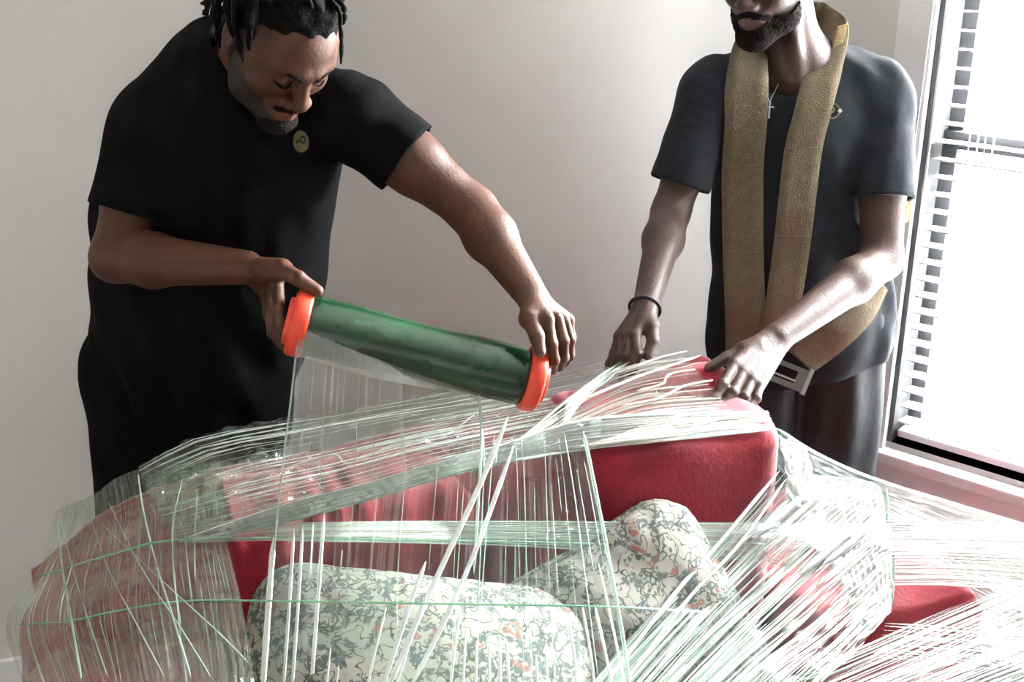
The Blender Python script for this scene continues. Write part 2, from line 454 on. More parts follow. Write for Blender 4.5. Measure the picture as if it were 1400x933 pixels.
struct(quad_prism('wall_left', [BL, BL + np.array([0, -5.0]), BL + np.array([-0.12, -5.0]), BL + np.array([-0.12, 0.12])], 0, 2.6, M['wall']))
fl = [BL + np.array([-0.3, 0.3]), CORN + np.array([0.1, 0.3]), WEND + WN * 0.2 + WD * 0.5, np.array([3.6, -2.6]), np.array([BL[0] - 0.3, -2.6])]
struct(quad_prism('floor', fl, -0.1, 0.0, M['floor']))
struct(quad_prism('ceiling', fl, 2.6, 2.7, M['ceiling']))
RX0, RX1, RY = BL[0] - 0.1, 3.3, -2.5
struct(quad_prism('wall_rear', [(RX0, RY), (RX1, RY), (RX1, RY - 0.12), (RX0, RY - 0.12)], 0, 2.6, M['wall']))
# window wall in its own frame: a along WD from the corner, b outwards, z up
def W(a, b, z): return np.array([*(CORN + WD * a + WN * b), z])
def wbox(name, a0, a1, b0, b1, z0, z1, m, parent=None, bevel=0.0, smooth=False):
    me = box_me((a0, b0, z0), (a1, b1, z1), bevel)
    for v in me.vertices:
        v.co = Vector(W(v.co.x, v.co.y, v.co.z))
    me.flip_normals()
    return link(name, me, m, parent)
# find where the casing's left edge (photo pixel 1224,85) meets the wall
def wall_a(px, py):
    d = U(px, py, 1.0) - np.array([0, 0, CAMZ])
    A = np.array([[d[0], -WD[0]], [d[1], -WD[1]]])
    s_, a_ = np.linalg.solve(A, CORN)
    return a_, CAMZ + d[2] * s_
aC, _ = wall_a(1226, 85)
aJ, _ = wall_a(1291, 30)
_, zsill = wall_a(1300, 640)
WIN_A0, WIN_A1, WIN_Z0, WIN_Z1 = aC + 0.085, aC + 0.085 + 1.12, zsill + 0.02, zsill + 0.02 + 1.62
print('window', aC, aJ, zsill)
for nm, (a0, a1, z0, z1) in {'a': (-0.0, WIN_A0, 0, 2.6), 'b': (WIN_A1, 3.6, 0, 2.6), 'c': (WIN_A0, WIN_A1, 0, WIN_Z0), 'd': (WIN_A0, WIN_A1, WIN_Z1, 2.6)}.items():
    struct(wbox({'a': 'wall_right', 'b': 'wall_right_near', 'c': 'wall_below_window', 'd': 'wall_above_window'}[nm], a0, a1, 0, 0.14, z0, z1, M['wall']))
struct(quad_prism('wall_near', [WEND, (WEND[0], RY), (WEND[0] + 0.12, RY), WEND + np.array([0.12, 0.1])], 0, 2.6, M['wall']))
struct(wbox('baseboard_right', 0, 3.4, -0.014, 0.0, 0, 0.09, M['white']))
bbm = quad_prism('baseboard_back', [CORN - BN * 0.014, BL - BN * 0.014, BL, CORN], 0, 0.09, M['white']); struct(bbm)
# the window: casing, sill, jambs, two sashes with glass, and the blind as its own thing
win = empty('window_1', W(WIN_A0, 0, WIN_Z0)); struct(win)
cw = 0.085
wbox('casing', WIN_A0 - cw, WIN_A0, -0.02, 0.0, WIN_Z0 - 0.02, WIN_Z1 + cw, M['white'], win, 0.004)
wbox('casing', WIN_A1, WIN_A1 + cw, -0.02, 0.0, WIN_Z0 - 0.02, WIN_Z1 + cw, M['white'], win, 0.004)
wbox('casing', WIN_A0, WIN_A1, -0.02, 0.0, WIN_Z1, WIN_Z1 + cw, M['white'], win, 0.004)
wbox('window_sill', WIN_A0 - cw - 0.03, WIN_A1 + cw + 0.03, -0.045, 0.0, WIN_Z0 - 0.045, WIN_Z0 - 0.015, M['white'], win, 0.006)
wbox('apron', WIN_A0 - cw, WIN_A1 + cw, -0.016, 0.0, WIN_Z0 - 0.13, WIN_Z0 - 0.046, M['white'], win, 0.005)
wbox('sill_board', WIN_A0, WIN_A1, 0.0, 0.13, WIN_Z0 - 0.03, WIN_Z0, M['white'], win)
wbox('jamb', WIN_A0, WIN_A0 + 0.012, 0.0, 0.14, WIN_Z0, WIN_Z1, M['jamb'], win)
wbox('jamb', WIN_A1 - 0.012, WIN_A1, 0.0, 0.14, WIN_Z0, WIN_Z1, M['jamb'], win)
wbox('jamb', WIN_A0, WIN_A1, 0.0, 0.14, WIN_Z1 - 0.012, WIN_Z1, M['jamb'], win)
_, zmid = wall_a(1345, 208)
for z0, z1, b0 in ((WIN_Z0, zmid + 0.02, 0.085), (zmid - 0.02, WIN_Z1, 0.108)):
    s_ = empty('sash', W(WIN_A0, b0, z0)); s_.parent = win; s_.matrix_parent_inverse = Matrix.Translation(win.location).inverted()
    def sb(nm, a0, a1, zz0, zz1, m, bb=0.022, off=0.0):
        o = wbox(nm, a0, a1, b0 + off, b0 + off + bb, zz0, zz1, m, None)
        o.parent = s_; o.matrix_parent_inverse = Matrix.Translation(s_.location).inverted()
    A0, A1 = WIN_A0 + 0.012, WIN_A1 - 0.012
    sb('stile', A0, A0 + 0.035, z0, z1, M['sash']); sb('stile', A1 - 0.035, A1, z0, z1, M['sash'])
    sb('rail', A0 + 0.035, A1 - 0.035, z0, z0 + 0.04, M['sash']); sb('rail', A0 + 0.035, A1 - 0.035, z1 - 0.04, z1, M['sash'])
    sb('pane', A0 + 0.035, A1 - 0.035, z0 + 0.04, z1 - 0.04, M['glass'], 0.004, 0.009)
lk = wbox('sash_lock', (WIN_A0 + WIN_A1) / 2 - 0.25, (WIN_A0 + WIN_A1) / 2 - 0.19, 0.07, 0.1, zmid + 0.018, zmid + 0.035, M['white'], win, 0.004)
# blind
bl = empty('window_blind', W(WIN_A0, 0.04, WIN_Z0))
tag(bl, 'white horizontal slat blind hanging open in the bright window', 'blind')
pitch = 0.0415
ns = int((WIN_Z1 - WIN_Z0 - 0.10) / pitch)
slat = box_me((WIN_A0 + 0.018, -0.025, -0.0015), (WIN_A1 - 0.018, 0.025, 0.0015))
for v in slat.vertices:
    v.co.z += -(v.co.y ** 2) * 3.0
me = slat
ca, sa = math.cos(math.radians(-3)), math.sin(math.radians(-3))
for v in me.vertices:
    y, z = v.co.y, v.co.z
    v.co = Vector(W(v.co.x, 0.04 + y * ca - z * sa, 0)) + Vector((0, 0, y * sa + z * ca))
me.flip_normals(); me.materials.append(M['vinyl'])
for i in range(ns):
    o = bpy.data.objects.new('slat', me); C.objects.link(o); o.parent = bl
    o.matrix_parent_inverse = Matrix.Translation(bl.location).inverted()
    o.location = (0, 0, WIN_Z0 + 0.055 + i * pitch)
wbox('bottom_rail', WIN_A0 + 0.018, WIN_A1 - 0.018, 0.018, 0.062, WIN_Z0 + 0.012, WIN_Z0 + 0.03, M['vinyl'], bl, 0.003)
wbox('head_rail', WIN_A0 + 0.01, WIN_A1 - 0.01, 0.012, 0.068, WIN_Z1 - 0.06, WIN_Z1 - 0.012, M['vinyl'], bl, 0.004)
for a in (WIN_A0 + 0.10, WIN_A0 + 0.135, WIN_A0 + 0.55, WIN_A1 - 0.11):
    for b in (0.013, 0.067):
        tube('ladder_cord', [W(a, b, WIN_Z0 + 0.02), W(a, b, WIN_Z1 - 0.05)], 0.0016, M['vinyl'], bl, 6)
tube('tilt_wand', [W(WIN_A0 + 0.02, -0.012, WIN_Z0 + 0.62), W(WIN_A0 + 0.02, -0.008, WIN_Z1 - 0.05)], 0.0035, M['vinyl'], bl, 8)
tas = tube('cord_tassel', [W(WIN_A0 - 0.01, -0.03, 1.05 + k * 0.012) for k in range(5)], [0.006, 0.007, 0.006, 0.005, 0.002], mat('wood_tassel', (0.5, 0.3, 0.1), 0.5), bl, 10)
tube('pull_cord', [W(WIN_A0 - 0.01, -0.03, 1.095), W(WIN_A0 + 0.0, -0.02, WIN_Z1 - 0.02)], 0.0012, M['vinyl'], bl, 5)
# aim the skylight lamp at the window
lp = Vector(W((WIN_A0 + WIN_A1) / 2, 2.0, 2.75)); tgt = Vector(W((WIN_A0 + WIN_A1) / 2, 0.0, 1.45))
sky_boost_l.location = lp; sky_boost_l.rotation_euler = (tgt - lp).to_track_quat('-Z', 'Y').to_euler()
# outdoors: pale ground and the clapboard house across the way
gp = CORN + WN * 9
g = quad_prism('ground_outside', [W(-9, 0.3, 0)[:2], W(9, 0.3, 0)[:2], W(9, 26, 0)[:2], W(-9, 26, 0)[:2]], -0.5, -0.35, M['pave']); struct(g)
HB = 13.0
hs = empty('neighbour_house', W(1.0, HB, -0.35))
tag(hs, 'pale clapboard house seen outside through the blind', 'house')
def hbox(nm, a0, a1, b0, b1, z0, z1, m):
    return wbox(nm, a0, a1, b0, b1, z0, z1, m, hs)
hbox('wall', -3.5, 4.5, HB + 0.06, HB + 2.5, -0.35, 3.2, M['siding'])
bm_me = box_me((-3.5, HB + 0.03, 0), (4.5, HB + 0.06, 0.175))
for v in bm_me.vertices:
    if v.co.z > 0.1 and v.co.y < HB + 0.05: v.co.y += 0.022
for v in bm_me.vertices: v.co = Vector(W(v.co.x, v.co.y, v.co.z))
bm_me.flip_normals(); bm_me.materials.append(M['siding'])
for i in range(20):
    o = bpy.data.objects.new('clapboard', bm_me); C.objects.link(o); o.parent = hs
    o.matrix_parent_inverse = Matrix.Translation(hs.location).inverted(); o.location = (0, 0, -0.35 + i * 0.178)
hbox('window', 0.4, 1.3, HB, HB + 0.05, 0.6, 2.0, M['sash'])
V = [W(-3.8, HB - 0.2, 3.2), W(4.8, HB - 0.2, 3.2), W(4.8, HB + 2.8, 3.2), W(-3.8, HB + 2.8, 3.2), W(-3.8, HB + 1.3, 4.6), W(4.8, HB + 1.3, 4.6)]
link('roof', mesh_py(V, [(0, 1, 2, 3), (0, 4, 5, 1), (2, 5, 4, 3), (0, 3, 4), (1, 5, 2)]), M['roofing'], hs)

# ------------------------------------------------------------------ sofa (local frame: t along the back, s out of the seat, z up)
SO = np.array([-0.42, 1.59]); SU = nrm([0.943, 0.333]); SN = np.array([SU[1], -SU[0]])
def S(t, s, z): return np.array([*(SO + SU * t + SN * s), z])
RS = np.eye(3); RS[:2, 0] = SU; RS[:2, 1] = SN                    # columns: t, s, z axes
def to_world(V):
    V = np.asarray(V); out = np.empty_like(V)
    out[:, :2] = SO + V[:, 0:1] * SU + V[:, 1:2] * SN; out[:, 2] = V[:, 2]
    return out
def fobj(name, f, m, parent, flip_local=True, **kw):
    V, Fa = f.mesh()
    if flip_local:
        V = to_world(V); Fa = Fa[:, ::-1]                            # the local frame is left handed
    return link(name, mesh_np(V, Fa), m, parent, **kw)
sofa = empty('sofa', S(0.5, 0.1, 0))
tag(sofa, 'red velvet sofa with loose back cushions being wrapped in clear film', 'sofa')
def topz(t):      # height of the back along its length (sags towards the left end)
    return np.interp(t, [-0.32, -0.2, 0.0, 0.3, 0.6, 0.95], [0.68, 0.77, 0.835, 0.85, 0.875, 0.92])
# back frame
f = Field((-0.40, -0.36, 0.02), (1.06, 0.06, 1.02), 0.012)
X, Y, Z = f.XYZ()
tz = topz(X)
d = np.maximum(np.maximum(np.abs(X - 0.33) - 0.60, np.abs(Y + 0.20) - 0.10), np.maximum(Z - tz + 0.05, 0.10 - Z)) 
f.d = (d - 0.045 + 0.006 * wob((X, Y, Z), 14, 3)).astype(np.float32)
f.d = np.where(f.d > 0, f.d, f.d)
fobj('back', f, M['red'], sofa)
# the loose back cushions: left one gathered into vertical folds, right one plump and smooth
def cushion(t0, t1, s0, s1, z0, z1, r, name, folds=0.0, seed=1):
    f = Field((t0 - 0.06, s0 - 0.06, z0 - 0.06), (t1 + 0.06, s1 + 0.06, z1 + 0.08), 0.009)
    X, Y, Z = f.XYZ()
    c = np.array([(t0 + t1) / 2, (s0 + s1) / 2, (z0 + z1) / 2]); hs = np.array([(t1 - t0) / 2, (s1 - s0) / 2, (z1 - z0) / 2])
    q = [np.abs(a - c[i]) - (hs[i] - r) for i, a in enumerate((X, Y, Z))]
    d = np.sqrt(sum(np.maximum(a, 0) ** 2 for a in q)) + np.minimum(np.maximum(np.maximum(q[0], q[1]), q[2]), 0) - r
    bulge = np.clip(1 - ((X - c[0]) / hs[0]) ** 2, 0, 1) * np.clip(1 - ((Z - c[2]) / hs[2]) ** 2, 0, 1)
    d = d - 0.018 * bulge + 0.004 * wob((X, Y, Z), 16, seed)
    if folds > 0:
        ph = X * 62 + 1.6 * np.sin(Z * 8 + 1) + 3.0 * wob((X, Y * 0, Z * 0.35), 16, seed + 5)
        d = d + folds * (np.abs(np.sin(ph)) - 0.5) * (1 + 0.5 * wob((X, Y, Z), 9, seed + 8)) * np.clip((Z - z0) * 6, 0, 1)
    f.d = d.astype(np.float32)
    return fobj(name, f, M['red'], sofa)
cushion(-0.03, 0.415, -0.25, 0.0, 0.42, 0.87, 0.07, 'back_cushion', 0.010, 11)
cushion(0.40, 0.60, -0.27, -0.045, 0.42, 0.875, 0.05, 'back_cushion', 0.004, 15)
cushion(0.585, 0.955, -0.28, 0.012, 0.42, 0.925, 0.055, 'back_cushion', 0.0, 12)
# hump of the padded top rail behind the cushions
f = Field((-0.08, -0.36, 0.70), (1.02, -0.02, 1.02), 0.01)
f.cone((0.0, -0.22, 0.795), (0.45, -0.22, 0.815), 0.06, 0.062, 0.03); f.cone((0.45, -0.22, 0.815), (0.9, -0.21, 0.885), 0.062, 0.066, 0.03)
f.d += 0.004 * wob(f.XYZ(), 18, 4)
fobj('top_rail', f, M['red'], sofa)
# arms
def arm(t0, t1, top, name, outer, seed, drop=None):
    f = Field((t0 - 0.08, -0.36, 0.0), (t1 + 0.08, 0.70, top + 0.10), 0.012)
    tc_ = (t0 + t1) / 2; hw = (t1 - t0) / 2
    f.rbox((tc_ - outer * hw * 0.18, 0.17, top / 2 + 0.02), (hw * 0.80, 0.46, top / 2 - 0.05), 0.05, k=0.0)
    rr = hw * 0.62
    f.cone((tc_ + outer * hw * 0.22, -0.24, top - rr * 0.85), (tc_ + outer * hw * 0.22, 0.60, top - rr * 0.9), rr, rr, 0.05, w=(0, 0, 1), sq=0.9)
    X, Y, Z = f.XYZ()
    lim = np.interp(Y, [-0.3, drop, drop + 0.10, drop + 0.16], [top + 0.3, top + 0.02, top - 0.05, 0.05]) if drop is not None else np.full_like(Y, 9.0)
    f.d = np.maximum(f.d, (Z - lim) * 0.8).astype(np.float32)
    f.d += 0.005 * wob((X, Y, Z), 13, seed)
    return fobj(name, f, M['red'], sofa)
arm(-0.37, -0.01, 0.70, 'armrest', -1, 21)
arm(0.955, 1.36, 0.61, 'armrest', 1, 22, 0.03)
# seat deck, front rail, cushions, feet
f = Field((-0.03, -0.05, 0.06), (1.0, 0.70, 0.36), 0.012); f.rbox((0.48, 0.30, 0.20), (0.48, 0.33, 0.12), 0.03); fobj('seat_base', f, M['red'], sofa)
for t0 in (0.0, 0.485):
    f = Field((t0 - 0.04, -0.04, 0.26), (t0 + 0.52, 0.72, 0.50), 0.012); f.rbox((t0 + 0.238, 0.33, 0.38), (0.237, 0.33, 0.07), 0.045)
    f.d += 0.004 * wob(f.XYZ(), 12, int(t0 * 100) + 3)
    fobj('seat_cushion', f, M['red'], sofa)
for t, s in ((-0.25, -0.24), (1.2, -0.22), (-0.25, 0.55), (0.9, 0.55)):
    P = [S(t, s, 0.0), S(t, s, 0.08), S(t, s, 0.13)]
    tube('foot', P, [0.022, 0.03, 0.034], M['wood'], sofa, 12, up=(1, 0, 0))

# ------------------------------------------------------------------ loose floral cushions
def pillow(name, center, ax_w, ax_h, w, h, thick, label, seed, group=None):
    """pillow whose face spans ax_w / ax_h (unit world vectors)"""
    ax_w = nrm(ax_w); nn = nrm(np.cross(ax_w, ax_h)); ax_h = np.cross(nn, ax_w)
    R = np.stack([ax_w, ax_h, nn], 1)
    f = Field((-w / 2 - 0.07, -h / 2 - 0.07, -thick), (w / 2 + 0.07, h / 2 + 0.07, thick), 0.0075)
    X, Y, Z = f.XYZ()
    x = X / (w / 2); y = Y / (h / 2)
    # concave sides and tufted corners
    ex = w / 2 * (1 - 0.05 * (1 - np.abs(y)) ** 1.0 - 0.0 * y); ey = h / 2 * (1 - 0.05 * (1 - np.abs(x)))
    rc = 0.085
    e = np.sqrt(np.maximum(np.abs(X) - ex + rc, 0) ** 2 + np.maximum(np.abs(Y) - ey + rc, 0) ** 2) - rc
    prof = np.clip(1 - np.clip(np.abs(x), 0, 1) ** 2.2, 0, 1) ** 0.6 * np.clip(1 - np.clip(np.abs(y), 0, 1) ** 2.2, 0, 1) ** 0.6
    prof = prof * thick / 2 + 0.010
    crease = 0.006 * wob((X, Y, Z * 0), 22, seed) + 0.004 * np.abs(np.sin(np.arctan2(Y, X) * 14 + wob((X, Y, Z * 0), 9, seed + 1) * 2)) * np.clip(np.maximum(np.abs(x), np.abs(y)) * 2 - 1, 0, 1)
    d = np.maximum(np.abs(Z) - prof - crease, e)
    f.d = (d * 0.8).astype(np.float32)
    V, Fa = f.mesh()
    V = V @ R.T
    o = link(name, mesh_np(V, Fa), M['floral'])
    o.location = center
    tag(o, label, 'cushion', group)
    # piping along the seam
    pts = []
    for a in np.linspace(0, 2 * math.pi, 73):
        c_, s_ = math.cos(a), math.sin(a); lo_, hi_ = 0.0, 1.0
        for _ in range(22):
            m_ = (lo_ + hi_) / 2; xx, yy = c_ * m_, s_ * m_
            ex_ = w / 2 * (1 - 0.05 * (1 - abs(yy) / (h / 2))); ey_ = h / 2 * (1 - 0.05 * (1 - abs(xx) / (w / 2)))
            e_ = math.hypot(max(abs(xx) - ex_ + 0.085, 0), max(abs(yy) - ey_ + 0.085, 0)) - 0.085
            if e_ < 0: lo_ = m_
            else: hi_ = m_
        pts.append(R @ np.array([c_ * lo_, s_ * lo_, 0]))
    tube('piping', pts, 0.0055, M['floral'], o, 6, up=tuple(nn))
    return o
SN3 = np.array([*SN, 0]); SU3 = np.array([*SU, 0]); ZZ = np.array([0, 0, 1.0])
def lean(deg): a = math.radians(deg); return -SN3 * math.cos(a) + ZZ * math.sin(a)
def tilt_in(ax, up_, deg):
    a = math.radians(deg); return ax * math.cos(a) + up_ * math.sin(a), up_ * math.cos(a) - ax * math.sin(a)
aw, ah = tilt_in(SU3, lean(38), -17)
pillow('floral_cushion', S(0.215, 0.235, 0.635), aw, ah, 0.53, 0.48, 0.20, 'floral cushion lying in front of the gathered red back cushion', 31)
aw, ah = tilt_in(SU3, lean(58), 20)
pillow('floral_cushion', S(0.60, 0.16, 0.632), aw, ah, 0.41, 0.40, 0.15, 'floral cushion propped against the smooth red back cushion', 32)

# ------------------------------------------------------------------ people
def rot_face(yaw, pitch, roll=0.0):
    """head frame: columns right, forward, up; yaw 0 looks at the camera side (-Y), + turns to picture right; pitch + looks down"""
    a, p = math.radians(yaw), math.radians(pitch)
    fwd = np.array([math.sin(a) * math.cos(p), -math.cos(a) * math.cos(p), -math.sin(p)])
    up = np.array([math.sin(a) * math.sin(p), -math.cos(a) * math.sin(p), math.cos(p)])
    rt = np.cross(fwd, up)
    r = math.radians(roll)
    rt2 = rt * math.cos(r) + up * math.sin(r); up2 = up * math.cos(r) - rt * math.sin(r)
    return np.stack([rt2, fwd, up2], 1)

def build_head(f, c, R, sc_=1.0):
    g = lambda x, y, z: c + R @ (np.array([x, y, z]) * sc_)
    q = sc_
    f.ell(g(0, -0.018, 0.040), np.array([0.075, 0.096, 0.083]) * q, R, 0.02)
    f.ell(g(0, 0.030, -0.020), np.array([0.063, 0.062, 0.088]) * q, R, 0.03)
    f.ell(g(0, 0.045, 0.040), np.array([0.060, 0.048, 0.045]) * q, R, 0.03)            # forehead
    for sd in (-1, 1):
        f.cone(g(sd * 0.058, 0.0, -0.040), g(sd * 0.047, 0.030, -0.078), 0.017 * q, 0.018 * q, 0.03)
        f.cone(g(sd * 0.047, 0.030, -0.078), g(sd * 0.012, 0.082, -0.102), 0.018 * q, 0.018 * q, 0.025)
        f.ell(g(sd * 0.041, 0.063, -0.024), np.array([0.024, 0.022, 0.020]) * q, R, 0.028)  # cheek bone
        f.cone(g(sd * 0.012, 0.094, 0.024), g(sd * 0.046, 0.078, 0.026), 0.010 * q, 0.009 * q, 0.016)  # brow
    f.ell(g(0, 0.086, -0.100), np.array([0.024, 0.018, 0.017]) * q, R, 0.02)             # chin
    for sd in (-1, 1):
        f.ell(g(sd * 0.032, 0.098, 0.004), np.array([0.019, 0.013, 0.011]) * q, R, 0.014, 's')   # socket
    # nose
    f.cone(g(0, 0.094, 0.018), g(0, 0.111, -0.026), 0.0075 * q, 0.013 * q, 0.012)
    f.ell(g(0, 0.112, -0.031), np.array([0.014, 0.012, 0.011]) * q, R, 0.008)
    for sd in (-1, 1):
        f.ell(g(sd * 0.0155, 0.104, -0.034), np.array([0.0105, 0.012, 0.0095]) * q, R, 0.006)
        f.ell(g(sd * 0.008, 0.108, -0.044), np.array([0.0045, 0.006, 0.004]) * q, R, 0.004, 's')
    # mouth mound and lips
    f.ell(g(0, 0.084, -0.064), np.array([0.030, 0.020, 0.024]) * q, R, 0.016)
    for sd in (-1, 1):
        f.cone(g(0, 0.1045, -0.0585), g(sd * 0.021, 0.094, -0.064), 0.0065 * q, 0.0035 * q, 0.004)
        f.cone(g(0, 0.1025, -0.0730), g(sd * 0.019, 0.094, -0.068), 0.0078 * q, 0.004 * q, 0.004)
    f.cone(g(-0.022, 0.099, -0.0665), g(0.022, 0.099, -0.0665), 0.0012, 0.0012, 0.003, op='s')
    # ears
    for sd in (-1, 1):
        f.ell(g(sd * 0.079, -0.012, -0.002), np.array([0.010, 0.020, 0.033]) * q, R, 0.008)
        f.ell(g(sd * 0.089, -0.010, 0.002), np.array([0.008, 0.011, 0.020]) * q, R, 0.006, 's')
        f.ell(g(sd * 0.080, -0.004, -0.030), np.array([0.008, 0.010, 0.010]) * q, R, 0.005)
    # lids
    for sd in (-1, 1):
        f.ell(g(sd * 0.032, 0.078, 0.004), np.array([0.0155, 0.0155, 0.0135]) * q, R, 0.006)
    return g

def head_colors(V, c, R, base, q=1.0, lids=0.35):
    L = (V - c) @ R / q
    x, y, z = L[:, 0], L[:, 1], L[:, 2]
    col = np.tile(np.array(base), (len(V), 1))
    def blend(m, c2):
        m = np.clip(m, 0, 1)[:, None]; col[:] = col * (1 - m) + np.array(c2) * m
    front = np.clip((y - 0.03) / 0.02, 0, 1)
    # lips
    dl = np.sqrt((x / 0.027) ** 2 + ((z + 0.066) / 0.0155) ** 2)
    blend((1.15 - dl) * 4 * (y > 0.085), (base[0] * 1.6, base[1] * 1.5, base[2] * 1.6))
    # stubble along the jaw
    if lids > 0:
        zj = -0.012 - 0.50 * np.clip(y - 0.0, 0, 0.1)
        st = np.clip((zj - z) / 0.018, 0, 1) * np.clip((y + 0.03) / 0.02, 0, 1) * np.clip((z + 0.135) / 0.02, 0, 1)
        st = np.maximum(st, np.clip(1 - np.abs(y - 0.008) / 0.016, 0, 1) * (np.abs(x) > 0.05) * np.clip((0.05 - z) / 0.02, 0, 1) * np.clip((z + 0.06) / 0.02, 0, 1))
        st *= np.clip(dl * 1.5 - 1.2, 0, 1)
        blend(st * lids, (0.016, 0.010, 0.008))
    return col

def arm_chain(f, sh, el, wr, r, k=0.02):
    """tapered arm: deltoid, biceps, elbow, forearm, flat wrist"""
    sh, el, wr = map(np.asarray, (sh, el, wr))
    ax = nrm(el - sh)
    f.cone(sh, sh + (el - sh) * 0.5, r * 1.12, r * 1.05, k); f.cone(sh + (el - sh) * 0.45, el, r * 1.04, r * 0.80, k)
    m = el + (wr - el) * 0.30
    side = nrm(np.cross(nrm(wr - el), ax) + 1e-6)
    f.cone(el, m, r * 0.82, r * 0.90, k); f.cone(m, wr, r * 0.88, r * 0.56, k, w=side, sq=0.92)

def hand(f, wr, palm, fingers, thumb, kn_r=0.0115, wr_r=0.024, pn=None):
    """wr: wrist point, palm: (index knuckle, pinky knuckle); fingers: list of joint lists from knuckle to tip; thumb: joint list from its base"""
    ki, kp = np.asarray(palm[0]), np.asarray(palm[1])
    wr = np.asarray(wr)
    if pn is None: pn = np.cross(ki - wr, kp - wr)
    across = nrm(kp - ki)
    w0 = wr - across * 0.013; w1 = wr + across * 0.013
    for i, t in enumerate((0.0, 0.34, 0.67, 1.0)):
        k_ = ki * (1 - t) + kp * t
        b_ = w0 * (1 - t) + w1 * t
        f.cone(b_, k_, 0.0155, 0.0125 if i < 3 else 0.0112, 0.010, w=pn, sq=0.95)
    for J, r in fingers:
        J = [np.asarray(j) for j in J]
        for a, b_, (r0, r1) in zip(J[:-1], J[1:], ((1.0, 0.92), (0.92, 0.86), (0.86, 0.70))):
            f.cone(a, b_, r * r0, r * r1, 0.0035)
        for j in J[1:-1]: f.ell(j, (r * 0.97,) * 3, None, 0.003)
    J = [np.asarray(j) for j in thumb]
    f.cone(wr * 0.6 + J[0] * 0.4, J[0], 0.018, 0.0155, 0.012)
    f.cone(wr * 0.45 + ki * 0.25 + J[0] * 0.3, J[0], 0.016, 0.015, 0.012)
    for a, b_, (r0, r1) in zip(J[:-1], J[1:], ((0.0145, 0.0118), (0.0118, 0.0098))):
        f.cone(a, b_, r0, r1, 0.005)

def finger_nails(parent, tips):
    """tips: (last joint, tip, outward normal, finger radius)"""
    for a, b_, nn, r in tips:
        a, b_ = np.asarray(a), np.asarray(b_); d = nrm(b_ - a); nn = nrm(np.asarray(nn) - d * (np.asarray(nn) @ d)); sd = np.cross(d, nn)
        c = b_ + nn * (r * 0.66) + d * 0.001
        V = []; Fc = []
        n, m = 5, 5
        for i in range(n):
            for j in range(m):
                u, v = (i / (n - 1) - 0.5) * 2, (j / (m - 1) - 0.5) * 2
                ww = 0.0062 * (1 - 0.25 * max(0, u) ** 2 - 0.15 * max(0, -u) ** 2)
                V.append(c + d * u * 0.0062 + sd * v * ww - nn * (v * v * 0.0026 + 0.0008 * u * u) + nn * 0.0012)
        for i in range(n - 1):
            for j in range(m - 1):
                Fc.append((i * m + j, i * m + j + 1, (i + 1) * m + j + 1, (i + 1) * m + j))
        me = mesh_py(V, Fc, True)
        o = link('fingernail', me, M['nail'], parent)
        md = o.modifiers.new('th', 'SOLIDIFY'); md.thickness = 0.0012

def join_np(parts):
    Vs, Fs, Cs, off = [], [], [], 0
    for V, F_, c_ in parts:
        Vs.append(V); Fs.append(F_ + off); Cs.append(c_); off += len(V)
    return np.vstack(Vs), np.vstack(Fs), np.vstack(Cs)
def bvh_of(o):
    me = o.data
    return BVHTree.FromPolygons([v.co.copy() for v in me.vertices], [tuple(p.vertices) for p in me.polygons])
def hit(b, px, py, off=0.0):
    loc, n, i, dist = b.ray_cast(Vector((0, 0, CAMZ)), ray(px, py))
    if loc is None: return None, None
    if n.dot(ray(px, py)) > 0: n = -n
    return np.array(loc) + np.array(n) * off, np.array(n)
def limb_grid(pts, pad, h):
    P = np.array(pts); return Field(P.min(0) - pad, P.max(0) + pad, h)
def locks(name, parent, paths, m):
    for P, r in paths:
        Q = catmull(P, 14)
        rr = np.full(14, r) * (1 + 0.22 * np.sin(np.arange(14) * 2.1 + random.random() * 6)); rr[-1] *= 0.35; rr[-2] *= 0.8
        tube(name, Q, rr, m, parent, 7)

